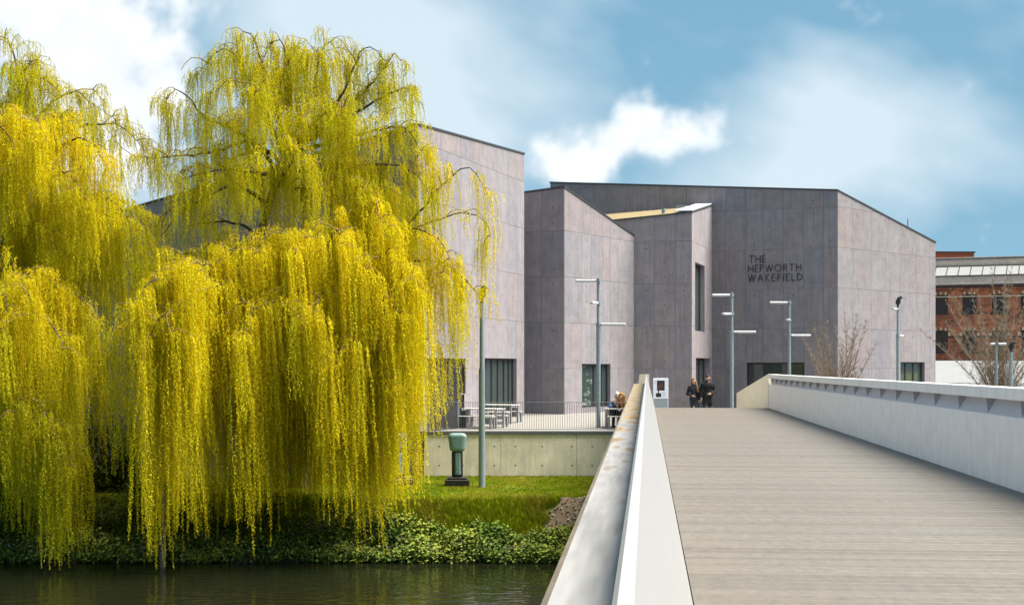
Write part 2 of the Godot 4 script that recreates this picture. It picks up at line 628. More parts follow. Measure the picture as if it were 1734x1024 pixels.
func shelf_material(cross: PackedByteArray, blotch: PackedByteArray, fine: PackedByteArray) -> StandardMaterial3D:
	# pale concrete with rust-brown drip marks; ochre lichen grows in patches that crowd together towards the far bank
	var im := Image.create(64, 1024, false, Image.FORMAT_RGB8)
	for y in 1024:
		var s := y / 1024.0 * 51.2
		for x in 64:
			var i := (y % 512) * 512 + (x * 8 + y / 512 * 37) % 512
			var c1 := cross[i] / 255.0 - 0.5
			var b1 := blotch[(y * 2 % 512) * 512 + x * 4] / 255.0 - 0.5
			var f1 := fine[i] / 255.0 - 0.5
			var c := Color(0.215, 0.212, 0.208) * (1.0 + 0.6 * c1 + 0.15 * b1 + 0.4 * f1)
			var grow := clampf((s - 5.5) / 7.0, 0.0, 1.0) * 1.0 - 0.72
			var drip := clampf((1.8 * c1 + 0.3 * b1 + 0.5 * f1 - 0.16 + 0.2 * grow) * 5.0, 0.0, 1.0)
			var lichen := clampf((1.7 * c1 + 0.35 * b1 + 0.7 * f1 + grow) * 5.0, 0.0, 0.9)
			c = c.lerp(Color(0.245, 0.165, 0.055), lichen).lerp(Color(0.11, 0.075, 0.04), drip * 0.6)
			im.set_pixel(x, y, c.clamp().linear_to_srgb())
	var m := StandardMaterial3D.new()
	m.albedo_texture = ImageTexture.create_from_image(im)
	m.roughness = 0.92
	return m


func water_material() -> StandardMaterial3D:
	var m := StandardMaterial3D.new()
	m.albedo_color = Color(0.010, 0.011, 0.005).linear_to_srgb()
	m.roughness = 0.06
	m.metallic_specular = 0.5
	m.uv1_triplanar = true
	m.uv1_world_triplanar = true
	m.uv1_scale = Vector3(0.11, 0.11, 0.21)
	m.heightmap_enabled = true
	m.heightmap_texture = relief(grain(21, 0.022, 4, 512, 512))
	m.heightmap_scale = 1.3
	return m


func brick_material() -> StandardMaterial3D:
	# courses too far away to tell bricks apart: 96 px to the metre of wall is 13 courses
	var n := FastNoiseLite.new()
	n.seed = 31
	n.frequency = 0.013
	n.fractal_octaves = 5
	var im := Image.create(512, 512, false, Image.FORMAT_RGB8)
	var r := RandomNumberGenerator.new()
	r.seed = 77
	var rows := 54
	var per := 18
	var tone := []
	for i in rows * per:
		tone.append(r.randf())
	for y in 512:
		var row := y * rows / 512
		for x in 512:
			var xx := (x + (14 if row % 2 else 0)) % 512
			var t: float = tone[row * per + (xx * per / 512)]
			var c := Color(0.46, 0.155, 0.075).lerp(Color(0.29, 0.10, 0.06), t)
			if t > 0.92:
				c = Color(0.07, 0.04, 0.035)
			if (y * rows) % 512 < rows * 1.4:
				c = c.lerp(Color(0.24, 0.16, 0.11), 0.55)
			var v := n.get_noise_2d(x, y)
			c = c.lerp(Color(0.09, 0.045, 0.035), clampf(v * 2.2, 0.0, 0.6))
			im.set_pixel(x, y, c.linear_to_srgb())
	var m := StandardMaterial3D.new()
	m.albedo_texture = ImageTexture.create_from_image(im)
	m.roughness = 0.95
	m.uv1_triplanar = true
	m.uv1_world_triplanar = true
	m.uv1_scale = Vector3.ONE * 0.245
	return m


# ---------------------------------------------------------------- ground, water, river bank

func bank_height(x: float, z: float) -> float:
	# the lawn, its steep front and the river bed; z is negative away from the camera
	var d := -z
	var edge := 37.2 + 0.35 * sin(x * 0.9 + 1.0) + 0.2 * sin(x * 2.3) + maxf(0.0, (-x - 5.0)) * 0.10
	var t := clampf((edge - d) / 1.5, 0.0, 1.0)
	var y := lerpf(LAWN, -2.35, t * t * (3.0 - 2.0 * t))
	var foot := 35.75 + 0.25 * sin(x * 1.3 + 0.4)
	y = lerpf(y, -3.6, smoothstep(foot, foot - 1.3, d))
	return y + 0.05 * sin(x * 3.1 + z * 2.0) * t


func sheet(called: String, x0: float, x1: float, z0: float, z1: float, nx: int, nz: int, height: Callable, mat: Material) -> MeshInstance3D:
	var st := S()
	var e := 0.05
	for j in nz + 1:
		for i in nx + 1:
			var x := lerpf(x0, x1, float(i) / nx)
			var z := lerpf(z0, z1, float(j) / nz)
			st.set_normal(Vector3(height.call(x - e, z) - height.call(x + e, z), 2.0 * e, height.call(x, z - e) - height.call(x, z + e)).normalized())
			st.set_uv(Vector2(x, z))
			st.add_vertex(Vector3(x, height.call(x, z), z))
	for j in nz:
		for i in nx:
			var a := j * (nx + 1) + i
			for k in [a, a + 1, a + nx + 2, a, a + nx + 2, a + nx + 1] if z1 > z0 else [a, a + nx + 2, a + 1, a, a + nx + 1, a + nx + 2]:
				st.add_index(k)
	var o := part(called, st, mat)
	o.set_meta("kind", "structure")
	return o


func terrace_height(x: float, z: float) -> float:
	var left := 0.035 * clampf(-z - 48.5, 0.0, 7.2)
	return lerpf(left, -0.04, smoothstep(4.4, 6.4, x))


func slip_height(x: float, z: float) -> float:
	# a bare patch with a ragged outline that dips under the turf at its rim
	var q := Vector2((x - 1.36) / 0.66, (z + 36.80) / 0.55).length() + 0.13 * sin(x * 11.0 + z * 5.0) + 0.10 * sin(z * 17.0 - x * 6.0)
	return bank_height(x, z) + 0.035 - 0.16 * smoothstep(0.75, 1.1, q)


func setting() -> void:
	var far_ground := S()
	flat(far_ground, [Vector3(-900, -1.6, -52), Vector3(900, -1.6, -52), Vector3(900, -1.6, -1400), Vector3(-900, -1.6, -1400)], Vector3.UP)
	tag(part("ground", far_ground, M.lawn), "", "", "", "structure")
	var bed := S()
	flat(bed, [Vector3(-900, -3.7, 300), Vector3(900, -3.7, 300), Vector3(900, -3.7, -60), Vector3(-900, -3.7, -60)], Vector3.UP)
	tag(part("river_bed", bed, M.soil), "", "", "", "structure")
	var water := S()
	flat(water, [Vector3(-400, RIVER, 120), Vector3(400, RIVER, 120), Vector3(400, RIVER, -36.6), Vector3(-400, RIVER, -36.6)], Vector3.UP)
	tag(part("water", water, M.water), "", "", "", "structure")
	sheet("river_bank", -60, 40, -34.0, -36.2, 260, 14, bank_height, M.soil)
	sheet("bank_slope", -60, 40, -36.2, -38.6, 260, 14, bank_height, M.lawn)
	sheet("earth_slip", 0.35, 2.3, -36.0, -37.6, 60, 50, slip_height, M.earth)
	sheet("lawn", -60, 40, -38.6, -52.5, 60, 10, func(x, z): return bank_height(x, z), M.lawn)
	sheet("terrace_paving", -3.4, 30.0, -44.62, -78.0, 60, 60, terrace_height, M.pale_paving)
	river_wall()


func river_wall() -> void:
	# the terrace's retaining wall, cast in bays
	var t := thing("retaining_wall", "pale greenish concrete retaining wall under the terrace railing, behind the lawn", "wall", Vector3(0, 0, -44.7))
	var st := S()
	box(st, Vector3(4.2, -0.97, -0.16), Vector3(14.2, 1.98, 0.28))
	part("wall_core", st, M.joint, t)
	var x := -2.78
	for w in [2.42, 2.40, 1.22, 2.40, 2.4, 2.4]:
		var p := S()
		bar(p, Vector3(x + w * 0.5, -0.96, 0.0), Vector3(w - 0.008, 1.92, 0.06), 0.006)
		part("wall_panel", p, M.river_wall, t)
		x += w
	var holes := S()
	for k in 9:
		for y in [-0.42, -1.02]:
			rod(holes, Vector3(-2.3 + 0.82 * k + 0.1 * sin(k * 4.0), y, 0.02), Vector3(-2.3 + 0.82 * k + 0.1 * sin(k * 4.0), y, 0.033), 0.026, 8)
	tag(part("tie_hole_plugs", holes, M.plug, t), "", "", "", "stuff")
	var kerb := S()
	bar(kerb, Vector3(4.2, 0.015, -0.05), Vector3(14.2, 0.11, 0.26), 0.012)
	part("coping", kerb, M.rail, t)


# ---------------------------------------------------------------- the gallery

const LIFT := 1.8


func clip_cells(outline: PackedVector2Array, holes: Array, cuts: Array, gap: float) -> Array:
	# the panels of one wall: lifts 1.8 m high, cut at given places and at openings
	var out := []
	var lo := INF
	var hi := -INF
	for p in outline:
		lo = minf(lo, p.y)
		hi = maxf(hi, p.y)
	var row := -10
	while 0.23 + LIFT * row < hi:
		var y0 := 0.23 + LIFT * row
		var y1 := y0 + LIFT
		row += 1
		if y1 < lo:
			continue
		var xs := cuts.duplicate()
		for h in holes:
			if h.position.y < y1 and h.end.y > y0:
				for e in [h.position.x, h.end.x]:
					xs = xs.filter(func(v): return absf(v - e) > 0.3)
					xs.append(e)
		xs.sort()
		for i in xs.size() - 1:
			var cell := PackedVector2Array([Vector2(xs[i], y0), Vector2(xs[i + 1], y0), Vector2(xs[i + 1], y1), Vector2(xs[i], y1)])
			for a in Geometry2D.intersect_polygons(cell, outline):
				var bits := [a]
				for h in holes:
					if h.position.y < y1 and h.end.y > y0 and h.position.x < xs[i + 1] - 0.01 and h.end.x > xs[i] + 0.01:
						var r := PackedVector2Array([h.position, Vector2(h.end.x, h.position.y), h.end, Vector2(h.position.x, h.end.y)])
						var next := []
						for b in bits:
							next.append_array(Geometry2D.clip_polygons(b, r))
						bits = next
				for b in bits:
					if gap > 0.0:
						for g in Geometry2D.offset_polygon(b, -gap * 0.5, Geometry2D.JOIN_MITER):
							out.append(g)
					else:
						out.append(b)
	return out


func wall_face(block: Node3D, a: Vector3, b: Vector3, base_a: float, base_b: float, top_a: float, top_b: float, cuts: Array, holes: Array, plugs := true, gap := 0.010) -> Transform3D:
	# a and b: the foot of the wall from left to right as seen from outside; returns the frame of the wall
	var dir := (b - a)
	dir.y = 0
	var len := dir.length()
	dir = dir.normalized()
	var frame := Transform3D(Basis(dir, Vector3.UP, dir.cross(Vector3.UP)), Vector3(a.x, 0, a.z))
	var outline := PackedVector2Array([Vector2(0, base_a), Vector2(len, base_b), Vector2(len, top_b), Vector2(0, top_a)])
	var xs := [0.0]
	xs.append_array(cuts)
	xs.append(len)
	var core := S()
	for c in clip_cells(outline, holes, [0.0, len], 0.0):
		var tri := Geometry2D.triangulate_polygon(c)
		for i in range(0, tri.size(), 3):
			flat(core, [frame * Vector3(c[tri[i]].x, c[tri[i]].y, 0), frame * Vector3(c[tri[i + 1]].x, c[tri[i + 1]].y, 0), frame * Vector3(c[tri[i + 2]].x, c[tri[i + 2]].y, 0)], frame.basis.z)
	part("wall", core, M.joint, block)
	var dots := S()
	var any := false
	for c in clip_cells(outline, holes, xs, gap):
		var st := S()
		extrude(st, c, frame, 0.02, Vector2(rng.randf() * 2.0, 0))
		part("concrete_panel", st, M["cast%d" % rng.randi_range(0, 6)], block)
		if plugs:
			var lo: Vector2 = c[0]
			var hi: Vector2 = c[0]
			for p in c:
				lo = lo.min(p)
				hi = hi.max(p)
			var n := maxi(1, int((hi.x - lo.x) / 0.62))
			for k in n:
				var px := lo.x + (hi.x - lo.x) * (k + 0.5) / n
				for py in [0.53, 1.13, 1.73]:
					var y: float = floorf((lo.y - 0.23) / LIFT + 0.01) * LIFT + py
					if Geometry2D.is_point_in_polygon(Vector2(px, y + 0.1), c) and Geometry2D.is_point_in_polygon(Vector2(px, y - 0.1), c) and rng.randf() < 0.6:
						var ring := []
						var r := 0.022 + 0.012 * rng.randf()
						for q in 8:
							ring.append(frame * Vector3(px + r * cos(TAU * q / 8.0), y + r * sin(TAU * q / 8.0), 0.0215))
						flat(dots, ring, frame.basis.z)
						any = true
	if any:
		tag(part("tie_hole_plugs", dots, M.plug, block), "", "", "", "stuff")
	return frame


func opening(block: Node3D, called: String, frame: Transform3D, h: Rect2, panes: Array, glass: Material, room: Material, deep := 2.2, set_back := 0.16) -> MeshInstance3D:
	# reveal, a small room behind, frame, mullions and panes; panes are the shares of the width
	var c := h.get_center()
	var rev := S()
	var w := h.size.x
	var t := h.size.y
	for s in [-1.0, 1.0]:
		flat(rev, [frame * Vector3(c.x + s * w / 2, h.position.y, 0.018), frame * Vector3(c.x + s * w / 2, h.end.y, 0.018), frame * Vector3(c.x + s * w / 2, h.end.y, -set_back - 0.05), frame * Vector3(c.x + s * w / 2, h.position.y, -set_back - 0.05)], frame.basis * Vector3(-s, 0, 0))
		flat(rev, [frame * Vector3(h.position.x, c.y + s * t / 2, 0.018), frame * Vector3(h.end.x, c.y + s * t / 2, 0.018), frame * Vector3(h.end.x, c.y + s * t / 2, -set_back - 0.05), frame * Vector3(h.position.x, c.y + s * t / 2, -set_back - 0.05)], frame.basis * Vector3(0, -s, 0))
	var win := part(called, rev, M.reveal, block)
	var inner := S()
	for s in [-1.0, 1.0]:
		flat(inner, [frame * Vector3(c.x + s * w / 2, h.position.y, -set_back - 0.05), frame * Vector3(c.x + s * w / 2, h.end.y, -set_back - 0.05), frame * Vector3(c.x + s * w / 2, h.end.y, -deep), frame * Vector3(c.x + s * w / 2, h.position.y, -deep)], frame.basis * Vector3(-s, 0, 0))
		flat(inner, [frame * Vector3(h.position.x, c.y + s * t / 2, -set_back - 0.05), frame * Vector3(h.end.x, c.y + s * t / 2, -set_back - 0.05), frame * Vector3(h.end.x, c.y + s * t / 2, -deep), frame * Vector3(h.position.x, c.y + s * t / 2, -deep)], frame.basis * Vector3(0, -s, 0))
	flat(inner, [frame * Vector3(h.position.x, h.position.y, -deep), frame * Vector3(h.end.x, h.position.y, -deep), frame * Vector3(h.end.x, h.end.y, -deep), frame * Vector3(h.position.x, h.end.y, -deep)], frame.basis.z)
	part("room_behind", inner, room, win)
	var fr := S()
	var b := 0.07
	for s in [-1.0, 1.0]:
		box(fr, frame * Vector3(c.x + s * (w - b) / 2, c.y, -set_back), Vector3(b, t, 0.08), frame.basis)
		box(fr, frame * Vector3(c.x, c.y + s * (t - b) / 2, -set_back), Vector3(w - 2 * b, b, 0.078), frame.basis)
	part("window_frame", fr, M.frame, win)
	var x := h.position.x + b
	var usable := w - 2 * b
	for i in panes.size():
		var pw: float = panes[i] * usable
		var g := S()
		box(g, frame * Vector3(x + pw / 2, c.y, -set_back), Vector3(pw - 0.01, t - 2 * b - 0.004, 0.012), frame.basis)
		part("pane", g, glass, win)
		x += pw
		if i < panes.size() - 1:
			var mu := S()
			box(mu, frame * Vector3(x, c.y, -set_back + 0.004), Vector3(0.055, t - 2 * b - 0.004, 0.07), frame.basis)
			part("mullion", mu, M.frame, win)
	return win


func cap_edge(block: Node3D, frame: Transform3D, len: float, top_a: float, top_b: float, mat: Material, h := 0.07) -> void:
	var st := S()
	extrude(st, PackedVector2Array([Vector2(-0.03, top_a), Vector2(len + 0.03, top_b), Vector2(len + 0.03, top_b + h), Vector2(-0.03, top_a + h)]), frame.translated_local(Vector3(0, 0, -0.3)), 0.345)
	part("roof_edge", st, mat, block)


func back_and_roof(block: Node3D, pts: Array, tops: Array, roof: Material, base := -1.5) -> void:
	# remaining walls and the roof of a block; pts run clockwise seen from above, starting with the visible corners
	var st := S()
	var mid := Vector3.ZERO
	for p in pts:
		mid += p / pts.size()
	for i in range(1, pts.size() - 1):
		var a: Vector3 = pts[i]
		var c: Vector3 = pts[(i + 1) % pts.size()]
		var ta: float = tops[i]
		var tc: float = tops[(i + 1) % pts.size()]
		flat(st, [Vector3(a.x, base, a.z), Vector3(c.x, base, c.z), Vector3(c.x, tc, c.z), Vector3(a.x, ta, a.z)], (a + c) * 0.5 - mid)
	part("rear_wall", st, M.cast0, block)
	var r := S()
	for i in range(1, pts.size() - 1):
		flat(r, [Vector3(pts[0].x, tops[0] - 0.02, pts[0].z), Vector3(pts[i].x, tops[i] - 0.02, pts[i].z), Vector3(pts[i + 1].x, tops[i + 1] - 0.02, pts[i + 1].z)], Vector3.UP)
	part("roof", r, roof, block)


func gallery() -> void:
	# the tall block beside the willow
	var a := thing("gallery_block", "tall concrete gallery block with sloping roof beside the big willow, black door at its foot", "building", Vector3.ZERO, 0.0, "concrete blocks of the gallery")
	var a0 := Vector3(-2.98, 0, -44.7)
	var a1 := Vector3(0.454, 0, -54.8)
	var a9 := Vector3(-22.0, 0, -53.9)
	var face_a := wall_face(a, a0, a1, -1.5, -0.1, 9.71, 10.30, [1.9, 3.76, 4.9, 5.87, 7.51, 8.7, 9.89], [Rect2(0.74, 0.0, 3.5, 2.37), Rect2(6.18, 0.15, 3.57, 2.25)])
	var door := opening(a, "black_door", face_a, Rect2(0.74, 0.0, 3.5, 2.37), [1.0], M.door_black, M.interior, 1.0, 0.06)
	var hd := S()
	tube(hd, [face_a * Vector3(3.95, 0.62, 0.0), face_a * Vector3(3.95, 0.62, 0.10), face_a * Vector3(3.95, 1.16, 0.10), face_a * Vector3(3.95, 1.16, 0.0)], [0.02, 0.02, 0.02, 0.02], 8)
	part("pull_handle", hd, M.lens, door)
	opening(a, "glazed_door", face_a, Rect2(6.18, 0.15, 3.57, 2.25), [0.12, 0.2, 0.2, 0.2, 0.16, 0.12], M.glass, M.interior, 1.6)
	var face_al := wall_face(a, a9, a0, -1.6, -1.5, 5.9, 9.71, [2.0, 4.4, 6.8, 9.2, 11.6, 14.0, 16.4, 18.6], [])
	cap_edge(a, face_a, 10.668, 9.71, 10.30, M.roof_edge)
	cap_edge(a, face_al, a9.distance_to(a0), 5.9, 9.71, M.roof_edge)
	back_and_roof(a, [a0, a1, Vector3(-1.0, 0, -60.0), Vector3(-20.0, 0, -66.0), a9], [9.71, 10.30, 10.3, 6.2, 5.9], M.ochre)
	# the wall strip runs on below the terrace; its corner shows beside the retaining wall

	var b := thing("gallery_block", "lower concrete gallery block with steep roofline and a teal shop window behind the terrace lamp", "building", Vector3.ZERO, 0.0, "concrete blocks of the gallery")
	var b0 := Vector3(-0.6, 0, -56.58)
	var b1 := Vector3(2.03, 0, -55.4)
	var b2 := Vector3(5.18, 0, -60.4)
	var face_bl := wall_face(b, b0, b1, -0.2, 0.1, 8.88, 9.09, [1.05, 1.95], [])
	var shop := Rect2(1.41, 0.46, 2.39, 1.75)
	var face_b := wall_face(b, b1, b2, 0.0, 0.0, 9.09, 7.66, [1.41, 2.14, 3.1, 3.8, 4.53], [shop])
	var sw := opening(b, "shop_window", face_b, shop, [0.52, 0.3, 0.18], M.glass, M.interior_teal, 1.5)
	var discs := S()
	for k in 26:
		var p := Vector3(shop.position.x + 0.25 + 1.25 * rng.randf(), shop.position.y + 0.15 + 1.5 * rng.randf(), -0.3 - 0.25 * rng.randf())
		var r := 0.03 + 0.045 * rng.randf()
		tube(discs, [face_b * (p + Vector3(0, r, 0)), face_b * (p + Vector3(0, r * 0.6, 0)), face_b * p, face_b * (p - Vector3(0, r * 0.6, 0)), face_b * (p - Vector3(0, r, 0))], [0.002, r * 0.8, r, r * 0.8, 0.002], 8)
	tag(part("paper_baubles", discs, M.paper, sw), "", "", "", "stuff")
	var shelf := S()
	box(shelf, face_b * Vector3(shop.position.x + 0.34, shop.position.y + 0.75, -0.9), Vector3(0.1, 1.3, 0.5), face_b.basis)
	box(shelf, face_b * Vector3(shop.position.x + 0.85, shop.position.y + 0.9, -1.1), Vector3(0.05, 1.6, 0.3), face_b.basis)
	box(shelf, face_b * Vector3(shop.position.x + 0.8, shop.position.y + 0.12, -0.6), Vector3(1.3, 0.1, 0.4), face_b.basis)
	part("display_stand", shelf, M.paper, sw)
	cap_edge(b, face_bl, b0.distance_to(b1), 8.88, 9.09, M.roof_edge)
	cap_edge(b, face_b, b1.distance_to(b2), 9.09, 7.66, M.roof_edge)
	back_and_roof(b, [b1, b2, Vector3(4.6, 0, -62.5), Vector3(-1.2, 0, -62.5), b0], [9.09, 7.66, 7.66, 8.88, 8.88], M.ochre)

	var c := thing("gallery_block", "narrow concrete gallery block with ochre roof and tall dark window above the entrance", "building", Vector3.ZERO, 0.0, "concrete blocks of the gallery")
	var c0 := Vector3(3.9, 0, -60.75)
	var c1 := Vector3(7.60, 0, -60.0)
	var c2 := Vector3(9.31, 0, -65.75)
	var face_cl := wall_face(c, c0, c1, -0.3, -0.1, 8.30, 8.62, [0.9, 2.2, 3.1], [])
	var slot := Rect2(0.87, 3.66, 2.65, 2.94)
	var way := Rect2(1.09, -0.04, 4.2, 2.52)
	var face_c := wall_face(c, c1, c2, -0.1, -0.1, 8.62, 9.58, [0.87, 3.52], [slot, way], false)
	opening(c, "tall_window", face_c, slot, [0.4, 0.6], M.glass, M.interior, 1.2, 0.22)
	opening(c, "entrance", face_c, way, [0.35, 0.3, 0.35], M.glass, M.interior, 1.1, 0.3)
	cap_edge(c, face_cl, c0.distance_to(c1), 8.30, 8.62, M.roof_edge, 0.06)
	cap_edge(c, face_c, c1.distance_to(c2), 8.62, 9.58, M.roof_edge, 0.06)
	var gutter := S()
	extrude(gutter, PackedVector2Array([Vector2(0, 8.70), Vector2(c1.distance_to(c2), 9.66), Vector2(c1.distance_to(c2), 9.70), Vector2(0, 8.74)]), face_c.translated_local(Vector3(0, 0, -0.75)), 0.78)
	part("white_roof_verge", gutter, M.white_edge, c)
	back_and_roof(c, [c1, c2, Vector3(9.2, 0, -66.0), Vector3(4.4, 0, -67.6), c0], [8.68, 9.64, 9.66, 9.4, 8.36], M.ochre)
	var vent := S()
	rod(vent, Vector3(6.6, 8.7, -61.6), Vector3(6.6, 8.98, -61.6), 0.09, 8)
	rod(vent, Vector3(7.7, 9.0, -63.6), Vector3(7.7, 9.28, -63.6), 0.09, 8)
	box(vent, Vector3(7.72, 9.3, -63.6), Vector3(0.7, 0.06, 0.2))
	part("roof_vent", vent, M.galvanised, c)

	var d := thing("gallery_block", "widest concrete gallery block with cut-out lettering on its dark purple wall", "building", Vector3.ZERO, 0.0, "concrete blocks of the gallery")
	var d0 := Vector3(1.87, 0, -68.9)
	var d1 := Vector3(14.5, 0, -63.1)
	var d2 := Vector3(20.7, 0, -69.25)
	var wl := d0.distance_to(d1)
	var low := Rect2(9.76, 0.3, 2.67, 1.99)
	var face_d := wall_face(d, d0, d1, -0.4, -0.1, 11.03, 9.93, [1.5, 2.9, 4.3, 5.6, 6.9, 8.0, 8.8, 9.72, 10.54, 11.46, 12.38, 13.28], [low])
	opening(d, "low_window", face_d, low, [0.42, 0.33, 0.25], M.glass, M.interior, 1.8)
	var side := Rect2(5.42, 0.3, 2.26, 2.02)
	var face_e := wall_face(d, d1, d2, -0.1, -0.1, 9.93, 8.15, [1.24, 2.85, 4.4, 5.42, 6.9, 8.14], [side])
	opening(d, "side_window", face_e, side, [0.3, 0.35, 0.35], M.glass, M.interior, 1.8)
	cap_edge(d, face_d, wl, 11.03, 9.93, M.roof_edge)
	cap_edge(d, face_e, d1.distance_to(d2), 9.93, 8.15, M.roof_edge)
	back_and_roof(d, [d1, d2, Vector3(16.0, 0, -79.0), Vector3(3.0, 0, -78.0), d0], [9.93, 8.15, 8.4, 10.6, 11.03], M.ochre)
	var mast := S()
	rod(mast, Vector3(18.9, 8.5, -67.6), Vector3(18.9, 9.15, -67.6), 0.02, 6)
	part("aerial", mast, M.roof_edge, d)
	lettering(d, face_d)


func lettering(block: Node3D, face: Transform3D) -> void:
	# thin letters set on the wall; strokes on a grid of one letter height
	var glyphs := {
		"T": [[0.0, 1, 0.7, 1], [0.35, 0, 0.35, 1]], "H": [[0, 0, 0, 1], [0.68, 0, 0.68, 1], [0, 0.52, 0.68, 0.52]],
		"E": [[0, 0, 0, 1], [0, 1, 0.46, 1], [0, 0.52, 0.42, 0.52], [0, 0, 0.46, 0]], "F": [[0, 0, 0, 1], [0, 1, 0.46, 1], [0, 0.52, 0.42, 0.52]],
		"P": [[0, 0, 0, 1], [0, 1, 0.3, 1], [0.3, 1, 0.44, 0.9], [0.44, 0.9, 0.46, 0.72], [0.46, 0.72, 0.34, 0.53], [0.34, 0.53, 0, 0.5]],
		"R": [[0, 0, 0, 1], [0, 1, 0.3, 1], [0.3, 1, 0.44, 0.9], [0.44, 0.9, 0.46, 0.72], [0.46, 0.72, 0.34, 0.53], [0.34, 0.53, 0, 0.5], [0.26, 0.5, 0.52, 0]],
		"W": [[0, 1, 0.27, 0], [0.27, 0, 0.52, 1], [0.52, 1, 0.77, 0], [0.77, 0, 1.04, 1]],
		"A": [[0, 0, 0.4, 1], [0.4, 1, 0.8, 0], [0.14, 0.34, 0.66, 0.34]], "K": [[0, 0, 0, 1], [0.02, 0.46, 0.48, 1], [0.02, 0.5, 0.56, 0]],
		"I": [[0, 0, 0, 1]], "L": [[0, 0, 0, 1], [0, 0, 0.44, 0]],
		"D": [[0, 0, 0, 1], [0, 1, 0.3, 0.98], [0.3, 0.98, 0.6, 0.8], [0.6, 0.8, 0.7, 0.5], [0.7, 0.5, 0.6, 0.2], [0.6, 0.2, 0.3, 0.02], [0.3, 0.02, 0, 0]],
		"O": [],
	}
	for k in 16:
		var t := TAU * k / 16.0
		var u := TAU * (k + 1) / 16.0
		glyphs["O"].append([0.5 + 0.5 * cos(t), 0.5 + 0.5 * sin(t), 0.5 + 0.5 * cos(u), 0.5 + 0.5 * sin(u)])
	var h := 0.305
	var lines := [["THE", 9.90, 6.86, 0.09], ["HEPWORTH", 9.86, 6.425, 0.104], ["WAKEFIELD", 9.86, 5.99, 0.122]]
	for l in lines:
		var x: float = l[1]
		for ch in l[0]:
			var st := S()
			var wide := 0.0
			for s in glyphs[ch]:
				var p := Vector2(s[0], s[1]) * h
				var q := Vector2(s[2], s[3]) * h
				wide = maxf(wide, maxf(p.x, q.x))
				var m := (p + q) * 0.5
				var dir := (q - p).normalized()
				var turn := Basis(Vector3(dir.x, dir.y, 0), Vector3(-dir.y, dir.x, 0), Vector3(0, 0, 1))
				box(st, face * Vector3(x + m.x, l[2] + m.y, 0.034), Vector3(p.distance_to(q) + 0.02, 0.030, 0.03), face.basis * turn)
			part("letter", st, M.letters, block)
			x += wide + l[3]


# ---------------------------------------------------------------- the brick warehouse, its canopy and the bare trees

